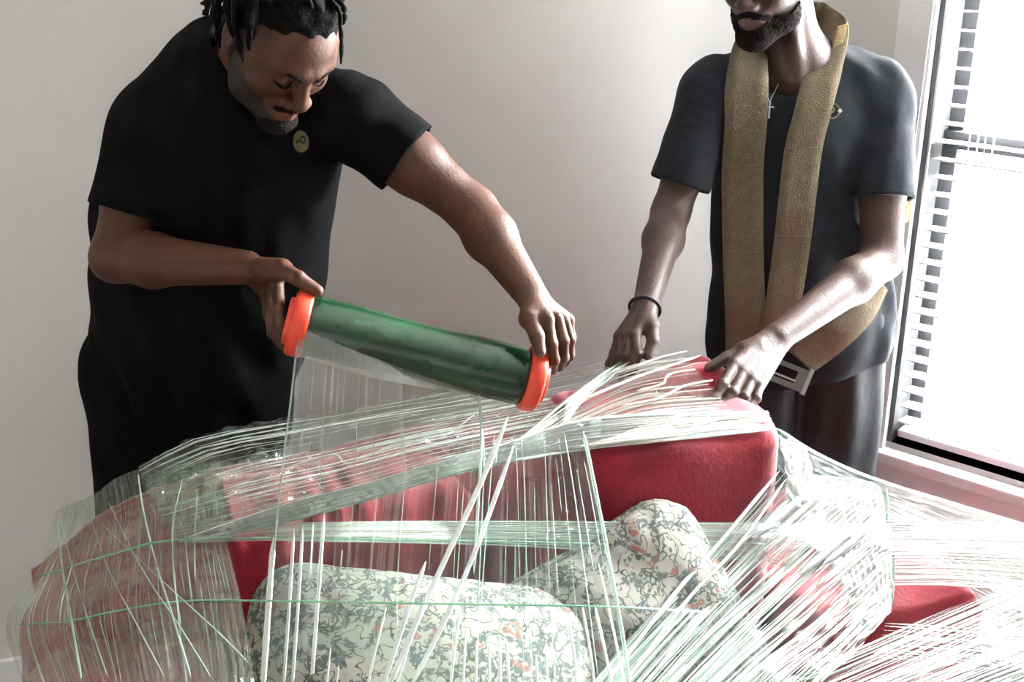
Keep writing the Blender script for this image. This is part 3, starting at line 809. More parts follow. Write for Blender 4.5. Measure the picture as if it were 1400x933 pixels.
# =============================== man holding the roll
def person_roll():
    root = empty('person', [-0.55, 2.18, 0])
    tag(root, 'man with short locs in a black t-shirt leaning over the sofa holding the film roll', 'person')
    skin = np.array([0.066, 0.025, 0.013])
    # --- joints
    hc = U(382, 50, 1.93)                                  # head centre
    R = rot_face(38, 45, 4)
    neck = U(335, 105, 2.06); chest = U(318, 215, 2.10)
    shR, elR, wrR = U(210, 180, 2.07), U(158, 352, 1.99), U(338, 366, 1.88)
    shL, elL, wrL = U(486, 160, 2.06), U(646, 288, 2.02), U(729, 408, 1.86)
    # --- body: head, neck and chest
    parts = []
    f = limb_grid([hc + [-.12, -.14, -.17], hc + [.14, .14, .14], U(300, 300, 2.1)], 0.02, 0.003)
    g = build_head(f, hc, R, 0.98)
    f.cone(neck, g(0, -0.045, -0.03), 0.056, 0.054, 0.02)
    f.cone(neck, chest, 0.056, 0.10, 0.04)
    f.cone(g(0, 0.02, -0.09), U(345, 150, 2.03), 0.028, 0.034, 0.03)
    fh = f
    V, Fa = f.mesh(); parts.append((V, Fa, head_colors(V, hc, R, skin, 0.98, 1.0)))
    # torso down to the hips (under the clothes)
    f = limb_grid([chest, U(255, 600, 2.17)], 0.2, 0.01)
    f.cone(chest, U(275, 430, 2.14), 0.11, 0.10, 0.05, w=(0, 1, 0), sq=0.8); f.cone(U(275, 430, 2.14), U(255, 560, 2.17), 0.10, 0.09, 0.05, w=(0, 1, 0), sq=0.8)
    f.cone(chest, shR + [0.03, 0, -.01], 0.08, 0.05, 0.05); f.cone(chest, shL + [-0.03, 0, -.01], 0.08, 0.05, 0.05)
    V, Fa = f.mesh(); parts.append((V, Fa, np.tile(skin, (len(V), 1))))
    # --- right arm and hand: fingers down the end of the roll, thumb on top
    wr = wrR
    ki, kp = U(379, 381, 1.835), U(362, 400, 1.90)
    fin = [([ki, U(381, 418, 1.785), U(385, 444, 1.77), U(391, 464, 1.768)], 0.0105),
           ([U(374, 386, 1.855), U(373, 425, 1.805), U(378, 452, 1.79), U(387, 473, 1.785)], 0.0105),
           ([U(368, 392, 1.88), U(367, 428, 1.832), U(373, 455, 1.815), U(384, 471, 1.805)], 0.0100),
           ([kp, U(367, 428, 1.862), U(374, 450, 1.845), U(385, 461, 1.83)], 0.0090)]
    th = [U(385, 369, 1.80), U(408, 381, 1.768), U(434, 398, 1.765)]
    f = limb_grid([shR, elR, wr] + [j for J, r in fin for j in J] + th, 0.075, 0.0026)
    arm_chain(f, shR, elR, wr, 0.050)
    hand(f, wr, (ki, kp), fin, th, pn=(0.5, 0.2, 0.8))
    V, Fa = f.mesh(); parts.append((V, Fa, np.tile(skin, (len(V), 1))))
    nailsR = [(th[1], th[2], (0.3, -0.5, 0.9), 0.0098)]
    # --- left arm and hand: over the right end cap
    wr2 = wrL
    ki2, kp2 = U(748, 437, 1.795), U(777, 438, 1.87)
    fin2 = [([ki2, U(754, 470, 1.775), U(757, 492, 1.785), U(756, 507, 1.80)], 0.0105),
            ([U(762, 436, 1.815), U(770, 466, 1.80), U(770, 489, 1.805), U(765, 503, 1.815)], 0.0105),
            ([U(771, 437, 1.845), U(779, 465, 1.835), U(778, 486, 1.835), U(772, 497, 1.84)], 0.0100),
            ([kp2, U(781, 462, 1.865), U(779, 480, 1.865), U(773, 489, 1.865)], 0.0088)]
    th2 = [U(724, 436, 1.80), U(734, 460, 1.765), U(738, 481, 1.752)]
    f = limb_grid([shL, elL, wr2] + [j for J, r in fin2 for j in J] + th2, 0.075, 0.0026)
    arm_chain(f, shL, elL, wr2, 0.050)
    hand(f, wr2, (ki2, kp2), fin2, th2, pn=(0.1, -0.8, 0.6))
    V, Fa = f.mesh(); parts.append((V, Fa, np.tile(skin, (len(V), 1))))
    nailsL = [(th2[1], th2[2], (0.1, -1, 0.1), 0.0098), (fin2[0][0][2], fin2[0][0][3], (0.5, -0.8, 0), 0.0075)]
    V, Fa, Co = join_np(parts)
    body = link('body', mesh_np(V, Fa, True, Co), M['skin'], root)
    finger_nails(body, nailsR + nailsL)
    for sd in (-1, 1):
        bm = bmesh.new(); bmesh.ops.create_uvsphere(bm, u_segments=16, v_segments=10, radius=0.0128)
        me = bpy.data.meshes.new('m'); bm.to_mesh(me); bm.free()
        for v in me.vertices: v.co = Vector(np.array(v.co) + g(sd * 0.032, 0.0785, 0.002))
        link('eyeball', me, M['iris'], body)
    for sd in (-1, 1):
        P = catmull([g(sd * 0.018, 0.0905, 0.001), g(sd * 0.026, 0.0955, -0.0045), g(sd * 0.036, 0.0945, -0.0055), g(sd * 0.047, 0.084, -0.001)], 12)
        tube('eyelashes', P, [0.0008] + [0.0016] * 10 + [0.0008], M['hair'], body, 6)
    # --- beard and moustache grown as a shell over the jaw
    X, Y, Z = fh.XYZ()
    L = [((X - hc[0]) * R[0, i] + (Y - hc[1]) * R[1, i] + (Z - hc[2]) * R[2, i]) / 0.98 for i in range(3)]
    x, y, z = L; ax_ = np.abs(x)
    b = Field(fh.lo, fh.lo + (fh.n - 1) * fh.h, fh.h)
    reg = np.minimum.reduce([
        np.maximum(np.sqrt((x / 1.15) ** 2 + (y - 0.085) ** 2 + ((z + 0.104) / 0.9) ** 2) - 0.031, z + 0.080),      # goatee
        np.maximum(np.maximum(np.abs(z + 0.0495 + ax_ * 0.35) - 0.0042, ax_ - 0.028), 0.08 - y),                ])
    b.d = np.maximum(fh.d - 0.0026 - 0.0012 * wob((X, Y, Z), 420, 5), reg).astype(np.float32)
    b.d = np.maximum(b.d, -0.105 - z - 0.03).astype(np.float32)
    V, Fa = b.mesh(); link('beard', mesh_np(V, Fa), M['beard'], body)
    for sd in (-1, 1):
        P = catmull([g(sd * 0.011, 0.104, 0.019), g(sd * 0.030, 0.0985, 0.0265), g(sd * 0.052, 0.079, 0.024)], 10)
        tube('eyebrow', P, np.linspace(0.0042, 0.0022, 10), M['hair'], body, 7, flat=0.7)
    # --- hair: scalp cap and locs
    hcap = Field(hc - 0.15, hc + 0.16, 0.004)
    hcap.ell(g(0, -0.022, 0.050), (0.083, 0.100, 0.088), R, 0.0)
    X, Y, Z = hcap.XYZ()
    L = [(X - hc[0]) * R[0, i] + (Y - hc[1]) * R[1, i] + (Z - hc[2]) * R[2, i] for i in range(3)]
    hl = 0.068 - L[2] + np.clip(0.03 - L[1], 0, 0.05) * -1.75 + 0.25 * np.clip(L[1] - 0.05, 0, 1)
    hcap.d = np.maximum(hcap.d + 0.004 * wob((X, Y, Z), 120, 8), hl).astype(np.float32)
    V, Fa = hcap.mesh(); hair = link('hair', mesh_np(V, Fa), M['hair'], body)
    paths = []
    r_ = random.Random(3)
    for i in range(90):
        a = r_.uniform(-2.6, 2.6); el = r_.uniform(0.15, 1.2)
        # root on the scalp, mostly sides and back
        p = np.array([math.sin(a) * math.cos(el) * 0.080, -0.022 - math.cos(a) * math.cos(el) * 0.098, 0.050 + math.sin(el) * 0.084])
        if p[1] > -0.005 or (p[0] < 0.02 and el < 0.9): continue
        out = nrm(p - np.array([0, -0.022, 0.03]))
        w0 = g(*p); ow = R @ out
        ln = r_.uniform(0.05, 0.105)
        jit = np.array([r_.uniform(-1, 1), r_.uniform(-1, 1), 0]) * 0.022
        P = [w0 - ow * 0.006, w0 + ow * 0.022 + [0, 0, 0.004], w0 + ow * 0.036 + jit * 0.5 - [0, 0, ln * 0.45], w0 + ow * 0.034 + jit - [0, 0, ln]]
        paths.append((P, r_.uniform(0.0048, 0.0070)))
    # the bunch of locs that sticks out behind, and the thin one at the temple
    for px0, py0, px1, py1, px2, py2 in ((318, -5, 288, 2, 277, 20), (322, 8, 296, 18, 284, 26), (322, 0, 300, 20, 296, 58), (330, 20, 305, 34, 299, 66), (335, 25, 314, 45, 308, 70),
                                         (325, -10, 296, -8, 274, 5), (340, 30, 322, 55, 316, 84), (345, 30, 330, 60, 327, 92), (350, 25, 340, 50, 338, 74), (355, 20, 348, 42, 347, 66)):
        paths.append(([U(px0 + 8, py0, 1.96), U(px0, py0, 1.98), U(px1, py1, 1.99), U((px1 + px2) / 2, (py1 + py2) / 2 + 4, 1.99), U(px2, py2, 1.985)], 0.0052))
    paths.append(([U(455, 4, 1.87), U(464, 18, 1.86), U(466, 40, 1.855), U(467, 62, 1.85), U(466, 88, 1.845)], 0.0034))
    paths.append(([U(452, -6, 1.87), U(468, 6, 1.87), U(471, 22, 1.87), U(468, 34, 1.87)], 0.0042))
    locks('loc', hair, paths, M['hair'])
    # --- t-shirt
    f = limb_grid([U(120, 90, 2.1), U(590, 90, 2.1), U(120, 620, 2.17), U(330, 60, 2.0)], 0.11, 0.005)
    wdir = (0, 1, 0.0)
    f.cone(U(322, 205, 2.10), U(288, 330, 2.12), 0.195, 0.205, 0.06, w=wdir, sq=0.66)
    f.cone(U(288, 330, 2.12), U(274, 450, 2.14), 0.200, 0.188, 0.05, w=wdir, sq=0.64)
    f.cone(U(272, 450, 2.14), U(264, 640, 2.17), 0.190, 0.172, 0.05, w=wdir, sq=0.70)
    f.cone(U(300, 135, 2.10), shR + [0, 0, -0.008], 0.095, 0.070, 0.06); f.cone(U(375, 135, 2.08), shL, 0.080, 0.066, 0.06)
    f.cone(U(305, 112, 2.10), U(240, 150, 2.11), 0.075, 0.075, 0.05)
    f.cone(U(318, 100, 2.08), U(322, 205, 2.10), 0.085, 0.13, 0.06)
    seR = shR + (elR - shR) * 0.66; seL = shL + (elL - shL) * 0.44
    P = f.XYZ()
    fold = 0.006 * np.sin(P[0] * 62 + 3.0 * np.sin(P[2] * 5.5) + P[2] * 14 + 1.5 * wob(P, 6, 41)) * np.clip((1.36 - P[2]) * 3, 0, 1)
    fold2 = 0.006 * wob(P, 17, 42) + 0.004 * wob((P[0] * 1.6, P[1], P[2] * 0.5), 38, 43)
    f.d = (f.d + fold + fold2).astype(np.float32)
    add_sleeve(f, P, shR, seR, nrm(elR - shR), 0.070, 0.071, 0.057, 44); add_sleeve(f, P, shL, seL, nrm(elL - shL), 0.068, 0.072, 0.058, 45)
    # neck opening and hem
    f.cone(neck + [0, 0, 0.03], g(0, -0.03, -0.05) + [0, 0, 0.05], 0.058, 0.062, 0.006, op='s'); f.cone(neck + [0, 0, 0.03], U(358, 140, 1.96), 0.042, 0.026, 0.01, op='s')
    f.cut(U(255, 600, 2.17), (-0.04, 0.03, -1), 0.004)
    V, Fa = f.mesh(); shirt = link('t_shirt', mesh_np(V, Fa), M['shirt_black'], root)
    bv = bvh_of(shirt)
    # emblem on the chest
    e, n = hit(bv, 412, 193, 0.0015)
    if e is not None:
        n = nrm(n * 0.5 + nrm(np.array([0, 0, CAMZ]) - e) * 0.5); rt = nrm(np.cross((0, 0, 1), n)); up = np.cross(n, rt)
        def disc(name, cx, cy, r0, r1, m, lift, n_=28, sx=1.0, a0=0, a1=2 * math.pi, par=None):
            V, Fc = [], []
            for i in range(n_ + 1):
                a = a0 + (a1 - a0) * i / n_
                for r in (r0, r1): V.append(e + rt * (cx + r * math.cos(a) * sx) + up * (cy + r * math.sin(a)) + n * lift)
            for i in range(n_): Fc.append((2 * i, 2 * i + 1, 2 * i + 3, 2 * i + 2))
            o = link(name, mesh_py(V, Fc), m, par or shirt)
            md = o.modifiers.new('t', 'SOLIDIFY'); md.thickness = 0.0012
            return o
        em = disc('emblem', 0, 0, 0.0, 0.019, M['emblem'], 0.006, sx=0.68)
        disc('emblem_mark', 0.003, 0.004, 0.004, 0.0065, M['emblem_dark'], 0.0075, sx=0.8, par=em)
        disc('emblem_mark', -0.006, 0.001, 0.0, 0.004, M['emblem_dark'], 0.0075, 3, par=em)
        disc('emblem_mark', 0.0, -0.009, 0.008, 0.0095, M['emblem_dark'], 0.0075, a0=3.6, a1=5.8, par=em)
    # --- trousers and shoes
    f = limb_grid([[-0.78, 2.0, 0.02], [-0.38, 2.38, 0.98]], 0.06, 0.009)
    hpz = U(255, 590, 2.17)
    hip = np.array([hpz[0], 2.18, 0.86])
    f.cone(hip + [-0.065, 0, 0.04], hip + [0.065, 0, 0.04], 0.13, 0.13, 0.03, w=(0, 1, 0), sq=0.95)
    for sx in (-1, 1):
        h0 = hip + [sx * 0.085, 0, 0]; kn = np.array([hip[0] + sx * 0.11, 2.14, 0.47]); an = np.array([hip[0] + sx * 0.12, 2.20, 0.09])
        f.cone(h0, kn, 0.105, 0.080, 0.04); f.cone(kn, an, 0.080, 0.068, 0.03)
    f.d = (f.d + 0.005 * wob(f.XYZ(), 24, 51)).astype(np.float32)
    V, Fa = f.mesh(); link('trousers', mesh_np(V, Fa), M['trouser_black'], root)
    for sx in (-1, 1):
        shoe(root, np.array([hip[0] + sx * 0.125, 2.17, 0]))
    return root
def add_sleeve(f, P, sh, se, ax_, r0, r1, rin, seed):
    fs = Field(f.lo, f.lo + (f.n - 1) * f.h, f.h)
    fs.cone(sh, se + ax_ * 0.04, r0, r1, 0.0)
    fs.d = (fs.d + 0.0012 * wob(P, 60, seed) + 0.002 * wob(P, 18, seed + 1)).astype(np.float32)
    al = sum((P[i] - se[i]) * ax_[i] for i in range(3))
    fs.d = np.maximum(fs.d, al).astype(np.float32)
    k = 0.03; t = np.clip(0.5 + 0.5 * (fs.d - f.d) / k, 0, 1)
    f.d = (fs.d * (1 - t) + f.d * t - k * t * (1 - t) * (al < -0.02)).astype(np.float32)
    f.cone(se - ax_ * 0.05, se + ax_ * 0.02, rin, rin + 0.004, 0.004, op='s')
def shoe(root, c):
    f = Field(c + [-.08, -.22, -.01], c + [.08, .14, .15], 0.006)
    f.cone(c + [0, 0.06, 0.06], c + [0, -0.12, 0.045], 0.05, 0.042, 0.02, w=(0, 0, 1), sq=0.8); f.cone(c + [0, 0.05, 0.06], c + [0, 0.04, 0.11], 0.05, 0.045, 0.02)
    f.cut(c + [0, 0, 0.018], (0, 0, -1))
    V, Fa = f.mesh(); o = link('shoe', mesh_np(V, Fa), M['shoe'], root)
    f = Field(c + [-.08, -.22, -.01], c + [.08, .14, .05], 0.006)
    f.cone(c + [0, 0.06, 0.012], c + [0, -0.12, 0.012], 0.055, 0.047, 0.0)
    f.cut(c + [0, 0, 0.022], (0, 0, 1)); f.cut(c + [0, 0, 0.001], (0, 0, -1))
    V, Fa = f.mesh(); link('sole', mesh_np(V, Fa), M['sole'], o)
man1 = person_roll()

# =============================== man beside the window
def ribbon(name, C_, Wv, m, parent, thick=0.004):
    """flat strap: centre points C_, half-width vectors Wv"""
    C_ = catmull(C_, 12 * (len(C_) - 1)); Wv = catmull(Wv, len(C_))
    V, Fc = [], []; k = 4
    for i in range(len(C_)):
        for j in range(k + 1):
            V.append(C_[i] + Wv[i] * (2 * j / k - 1))
    for i in range(len(C_) - 1):
        for j in range(k):
            a = i * (k + 1) + j; Fc.append((a, a + 1, a + k + 2, a + k + 1))
    o = link(name, mesh_py(V, Fc, True), m, parent)
    md = o.modifiers.new('th', 'SOLIDIFY'); md.thickness = thick; md.offset = 0
    return o
def person_window():
    root = empty('person', [0.62, 2.56, 0])
    tag(root, 'bearded man in a dark t-shirt with a tan strap round his neck by the window', 'person')
    skin = np.array([0.056, 0.030, 0.023])
    hc = U(1052, -38, 2.49); R = rot_face(-38, 14, -3)
    neck = U(1085, 92, 2.56); chest = U(1088, 185, 2.57)
    shR, elR, wrR = U(972, 128, 2.52), U(917, 290, 2.46), U(881, 424, 2.20)
    shL, elL, wrL = U(1206, 140, 2.55), U(1206, 355, 2.42), U(1063, 462, 2.15)
    parts = []
    f = limb_grid([hc + [-.13, -.15, -.17], hc + [.13, .15, .15], U(1088, 260, 2.57)], 0.03, 0.0034)
    g = build_head(f, hc, R, 1.0)
    f.cone(neck, g(0, -0.04, -0.03), 0.062, 0.056, 0.02)
    f.cone(neck, chest, 0.068, 0.10, 0.05)
    f.cone(neck, U(1010, 112, 2.55), 0.05, 0.045, 0.05); f.cone(neck, U(1160, 112, 2.57), 0.05, 0.045, 0.05)
    for sx in (1070, 1098):                                  # the tendons that meet at the notch of the neck
        f.cone(g((1084 - sx) / 14 * 0.04, 0.0, -0.07), U(sx + (1084 - sx) * 0.5, 108, 2.485), 0.012, 0.010, 0.02)
    fh = f
    V, Fa = f.mesh(); parts.append((V, Fa, head_colors(V, hc, R, skin, 1.0, 0.85)))
    f = limb_grid([chest, U(1092, 560, 2.58)], 0.2, 0.01)
    f.cone(chest, U(1090, 400, 2.57), 0.11, 0.09, 0.05, w=(0, 1, 0), sq=0.75); f.cone(U(1090, 400, 2.57), U(1094, 450, 2.58), 0.09, 0.085, 0.05, w=(0, 1, 0), sq=0.8)
    f.cone(chest, shR + [0.03, 0, -.01], 0.07, 0.05, 0.05); f.cone(chest, shL + [-0.03, 0, -.01], 0.07, 0.05, 0.05)
    V, Fa = f.mesh(); parts.append((V, Fa, np.tile(skin, (len(V), 1))))
    # right arm, its hand plucking at the film on the sofa back
    ki, kp = U(868, 458, 2.135), U(846, 460, 2.175)
    fin = [([ki, U(872, 484, 2.105), U(866, 502, 2.095), U(862, 514, 2.095)], 0.0105),
           ([U(861, 457, 2.145), U(856, 488, 2.11), U(851, 506, 2.10), U(849, 518, 2.10)], 0.0105),
           ([U(853, 458, 2.16), U(845, 487, 2.13), U(840, 504, 2.125), U(838, 516, 2.125)], 0.0100),
           ([kp, U(839, 483, 2.15), U(833, 498, 2.15), U(830, 508, 2.15)], 0.0088)]
    th = [U(890, 448, 2.155), U(893, 468, 2.125), U(885, 486, 2.105)]
    f = limb_grid([shR, elR, wrR] + [j for J, r in fin for j in J] + th, 0.075, 0.0028)
    arm_chain(f, shR, elR, wrR, 0.047)
    hand(f, wrR, (ki, kp), fin, th, pn=(-0.3, -0.7, 0.6))
    V, Fa = f.mesh(); parts.append((V, Fa, np.tile(skin, (len(V), 1))))
    # left arm, its hand spread on the top of the back
    ki2, kp2 = U(1004, 498, 2.055), U(1038, 528, 2.035)
    fin2 = [([ki2, U(988, 526, 2.005), U(977, 545, 1.985), U(969, 558, 1.975)], 0.0110),
            ([U(1015, 510, 2.045), U(1001, 537, 2.0), U(990, 554, 1.98), U(981, 565, 1.97)], 0.0110),
            ([U(1027, 520, 2.04), U(1017, 543, 2.0), U(1006, 557, 1.985), U(998, 566, 1.975)], 0.0105),
            ([kp2, U(1034, 545, 2.005), U(1024, 556, 1.99), U(1016, 563, 1.985)], 0.0092)]
    th2 = [U(1016, 480, 2.105), U(993, 490, 2.085), U(970, 503, 2.07)]
    f = limb_grid([shL, elL, wrL] + [j for J, r in fin2 for j in J] + th2, 0.075, 0.0028)
    arm_chain(f, shL, elL, wrL, 0.050)
    hand(f, wrL, (ki2, kp2), fin2, th2, pn=(-0.2, -0.6, 0.8))
    V, Fa = f.mesh(); parts.append((V, Fa, np.tile(skin, (len(V), 1))))
    V, Fa, Co = join_np(parts)
    body = link('body', mesh_np(V, Fa, True, Co), M['skin'], root)
    tips = [(J[2], J[3], (0.0, -0.6, 0.8), r * 0.72) for J, r in fin2[:2]] + [(J[2], J[3], (0, -1, 0.3), r * 0.72) for J, r in fin[:2]] + [(th2[1], th2[2], (-0.2, -0.5, 0.8), 0.0098), (th[1], th[2], (0.4, -0.8, 0.2), 0.0098)]
    finger_nails(body, tips)
    for sd in (-1, 1):
        bm = bmesh.new(); bmesh.ops.create_uvsphere(bm, u_segments=16, v_segments=10, radius=0.013)
        me = bpy.data.meshes.new('m'); bm.to_mesh(me); bm.free()
        for v in me.vertices: v.co = Vector(np.array(v.co) + g(sd * 0.032, 0.0805, 0.002))
        link('eyeball', me, M['iris'], body)
        P = catmull([g(sd * 0.011, 0.104, 0.022), g(sd * 0.030, 0.0985, 0.030), g(sd * 0.052, 0.079, 0.026)], 10)
        tube('eyebrow', P, np.linspace(0.0042, 0.0022, 10), M['hair'], body, 7, flat=0.7)
    # full short beard and moustache
    X, Y, Z = fh.XYZ()
    x, y, z = [(X - hc[0]) * R[0, i] + (Y - hc[1]) * R[1, i] + (Z - hc[2]) * R[2, i] for i in range(3)]; ax_ = np.abs(x)
    mouth = np.sqrt((x / 0.030) ** 2 + ((z + 0.067) / 0.017) ** 2)
    jaw = np.maximum.reduce([z + 0.064 + np.clip(0.05 - y, 0, 0.1) * -0.6, 0.022 - y, (1.0 - mouth) * 0.02, -0.122 - z])
    mous = np.maximum(np.maximum(np.abs(z + 0.0490 + ax_ * 0.42) - 0.0065, ax_ - 0.036), 0.06 - y)
    chin = np.maximum(np.sqrt(x ** 2 + ((y - 0.078)) ** 2 + (z + 0.106) ** 2) - 0.036, z + 0.079)
    reg = np.minimum(np.minimum(jaw, mous), chin)
    b = Field(fh.lo, fh.lo + (fh.n - 1) * fh.h, fh.h)
    thick = 0.002 + 0.004 * np.clip((y - 0.03) / 0.04, 0, 1) * np.clip((-0.07 - z) / 0.03, 0, 1)
    b.d = np.maximum(np.minimum(fh.d - thick, np.where(z < -0.08, np.sqrt(x ** 2 + (y - 0.078) ** 2 + (z + 0.104) ** 2) - 0.026, 1)) - 0.0015 * wob((X, Y, Z), 400, 6), reg).astype(np.float32)
    V, Fa = b.mesh(); link('beard', mesh_np(V, Fa), M['beard'], body)
    hcap = Field(hc - 0.15, hc + 0.16, 0.005)
    hcap.ell(g(0, -0.022, 0.046), (0.080, 0.099, 0.084), R, 0.0)
    X, Y, Z = hcap.XYZ()
    L = [(X - hc[0]) * R[0, i] + (Y - hc[1]) * R[1, i] + (Z - hc[2]) * R[2, i] for i in range(3)]
    hl = 0.068 - L[2] + np.clip(0.03 - L[1], 0, 0.05) * -1.7
    hcap.d = np.maximum(hcap.d + 0.0015 * wob((X, Y, Z), 200, 9), hl).astype(np.float32)
    V, Fa = hcap.mesh(); link('hair', mesh_np(V, Fa), M['hair'], body)
    # bracelet
    ax_ = nrm(wrR - elR); c0 = wrR - ax_ * 0.004; a = nrm(np.cross(ax_, (0, 0, 1))); b_ = np.cross(ax_, a)
    P = [c0 + (a * math.cos(t) * 0.0300 + b_ * math.sin(t) * 0.0290) + ax_ * 0.002 * math.sin(t) for t in np.linspace(0, 2 * math.pi, 37)]
    tube('bracelet', P, 0.0035, M['black_band'], root, 8, up=tuple(ax_), label='thin black wrist band')
    # t-shirt
    f = limb_grid([U(905, 60, 2.55), U(1255, 60, 2.55), U(1100, 560, 2.58), U(950, 500, 2.5)], 0.11, 0.005)
    wd = (0.05, 1, 0)
    f.cone(U(1088, 190, 2.57), U(1090, 330, 2.57), 0.178, 0.180, 0.05, w=wd, sq=0.66)
    f.cone(U(1090, 330, 2.57), U(1092, 440, 2.57), 0.180, 0.198, 0.05, w=wd, sq=0.66)
    f.cone(U(1092, 440, 2.57), U(1094, 580, 2.58), 0.198, 0.205, 0.05, w=wd, sq=0.66)
    f.cone(U(1050, 130, 2.56), shR, 0.075, 0.062, 0.05); f.cone(U(1125, 130, 2.57), shL, 0.075, 0.064, 0.05)
    f.cone(U(1086, 95, 2.57), U(1088, 190, 2.57), 0.075, 0.12, 0.06)
    seR = shR + (elR - shR) * 0.77; seL = shL + (elL - shL) * 0.62
    f.cone(U(1045, 100, 2.56), U(985, 118, 2.53), 0.055, 0.062, 0.04); f.cone(U(1130, 92, 2.58), U(1192, 118, 2.56), 0.058, 0.066, 0.04)
    P = f.XYZ()
    fold = 0.006 * np.sin(P[0] * 55 + 2.5 * np.sin(P[2] * 6) - P[2] * 16 + 1.5 * wob(P, 6, 61)) * np.clip((1.25 - P[2]) * 3, 0, 1)
    f.d = (f.d + fold + 0.005 * wob(P, 17, 62) + 0.003 * wob((P[0] * 1.5, P[1], P[2] * 0.6), 38, 63)).astype(np.float32)
    add_sleeve(f, P, shR, seR, nrm(elR - shR), 0.062, 0.066, 0.050, 64); add_sleeve(f, P, shL, seL, nrm(elL - shL), 0.064, 0.069, 0.055, 66)
    f.cone(neck + [0, 0.01, 0.01], g(0, -0.02, -0.05), 0.070, 0.070, 0.006, op='s'); f.cone(neck + [0, -0.01, 0.0], U(1072, 103, 2.44), 0.055, 0.040, 0.01, op='s')
    f.cut(U(1100, 528, 2.45), (0.22, 0.0, -1), 0.004)
    V, Fa = f.mesh(); shirt = link('t_shirt', mesh_np(V, Fa), M['shirt_dark'], root)
    bv = bvh_of(shirt)
    # collar ring is left to the shirt edge; emblem on the chest
    e, n = hit(bv, 1137, 152, 0.001)
    n = nrm(n + 0.6 * nrm(np.array([0, 0, CAMZ]) - e)); rt = nrm(np.cross((0, 0, 1), n)); up = np.cross(n, rt)
    def disc(name, cx, cy, r0, r1, m, lift, n_=28, a0=0, a1=2 * math.pi, par=None):
        V, Fc = [], []
        for i in range(n_ + 1):
            a = a0 + (a1 - a0) * i / n_
            for r in (r0, r1): V.append(e + rt * (cx + r * math.cos(a)) + up * (cy + r * math.sin(a)) + n * lift)
        for i in range(n_): Fc.append((2 * i, 2 * i + 1, 2 * i + 3, 2 * i + 2))
        o = link(name, mesh_py(V, Fc), m, par or shirt)
        md = o.modifiers.new('t', 'SOLIDIFY'); md.thickness = 0.0012
        return o
    em = disc('emblem', 0, 0, 0.013, 0.0165, M['emblem'], 0.004)
    disc('emblem_mark', -0.002, 0.003, 0.004, 0.008, M['emblem'], 0.004, par=em)
    disc('emblem_mark', 0, 0, 0.0, 0.0125, M['emblem_dark'], 0.0025, par=em)
    disc('emblem_mark', 0.016, 0.0, 0.0, 0.005, mat('pale_print', (0.5, 0.5, 0.42), 0.9, 0.1), 0.0045, 4, par=em)
    # necklace with a small cross
    pl = []
    for px, py in ((1040, 92), (1044, 115), (1049, 132), (1052, 139), (1056, 131), (1066, 112), (1076, 96)):
        p, n_ = hit(bv, px, py, 0.003)
        if p is None or p[1] > 2.56: p = U(px, py, 2.49)
        pl.append(p)
    nk = tube('necklace', catmull(pl, 40), 0.0009, M['silver'], root, 6, label='thin chain with a small silver cross')
    cpt, n_ = hit(bv, 1052, 150, 0.006)
    if cpt is None: cpt = U(1052, 150, 2.45)
    n_ = nrm(np.array([0, 0, CAMZ]) - cpt); rt = nrm(np.cross((0, 0, 1), n_)); up = np.cross(n_, rt)
    Rc = np.stack([rt, up, n_], 1)
    V, Fc = [], []
    prof = [(-.0017, -.017), (.0017, -.017), (.0017, .004), (.009, .004), (.009, .0075), (.0017, .0075), (.0017, .017), (-.0017, .017), (-.0017, .0075), (-.009, .0075), (-.009, .004), (-.0017, .004)]
    for zz in (-.001, .001):
        for a, b2 in prof: V.append(cpt + Rc @ np.array([a, b2, zz]))
    n12 = len(prof)
    Fc = [list(range(n12, 2 * n12)), list(range(n12))[::-1]] + [(i, (i + 1) % n12, n12 + (i + 1) % n12, n12 + i) for i in range(n12)]
    link('cross_pendant', mesh_py(V, Fc), M['silver'], nk)
    # trousers, shoes
    hip = np.array([U(1094, 520, 2.58)[0], 2.58, 0.84])
    f = limb_grid([hip + [-0.2, -0.16, -0.82], hip + [0.2, 0.16, 0.16]], 0.05, 0.009)
    f.cone(hip + [-0.06, 0, 0.03], hip + [0.06, 0, 0.03], 0.118, 0.118, 0.03)
    for sx in (-1, 1):
        h0 = hip + [sx * 0.085, 0, 0]; kn = np.array([hip[0] + sx * 0.10, 2.56, 0.46]); an = np.array([hip[0] + sx * 0.105, 2.60, 0.09])
        f.cone(h0, kn, 0.100, 0.085, 0.04); f.cone(kn, an, 0.085, 0.072, 0.03)
    Pq = f.XYZ()
    f.d = (f.d + 0.005 * np.sin(Pq[0] * 75 + 3 * np.sin(Pq[2] * 7) + wob(Pq, 9, 71)) + 0.003 * wob(Pq, 26, 72)).astype(np.float32)
    V, Fa = f.mesh(); link('trousers', mesh_np(V, Fa), M['trouser_char'], root)
    for sx in (-1, 1): shoe(root, np.array([hip[0] + sx * 0.11, 2.56, 0]))
    # --- the lifting strap: its own thing, worn round the neck
    st = empty('lifting_strap', hit(bv, 1020, 300, 0.01)[0])
    tag(st, 'wide tan webbing strap hanging round the bearded man\'s neck with a steel buckle', 'strap')
    def on(px, py, off=0.006, F=None):
        p, n_ = hit(bv, px, py, off)
        return U(px, py, F) if p is None or F is not None else p
    X3 = np.array([1.0, 0, 0])
    hw = 0.043
    left = [(1019, 474), (1020, 440), (1019, 400), (1018, 340), (1017, 280), (1016, 220), (1015, 160), (1017, 115)]
    Cl = [on(px, py, 0.012) for px, py in left]
    ys = np.array([p[1] for p in Cl]); 
    for i in range(len(Cl)): Cl[i][1] = min(Cl[i][1], ys[max(0, i - 1):i + 2].min()) - 0.012
    Wl = [X3 * hw] * len(Cl)
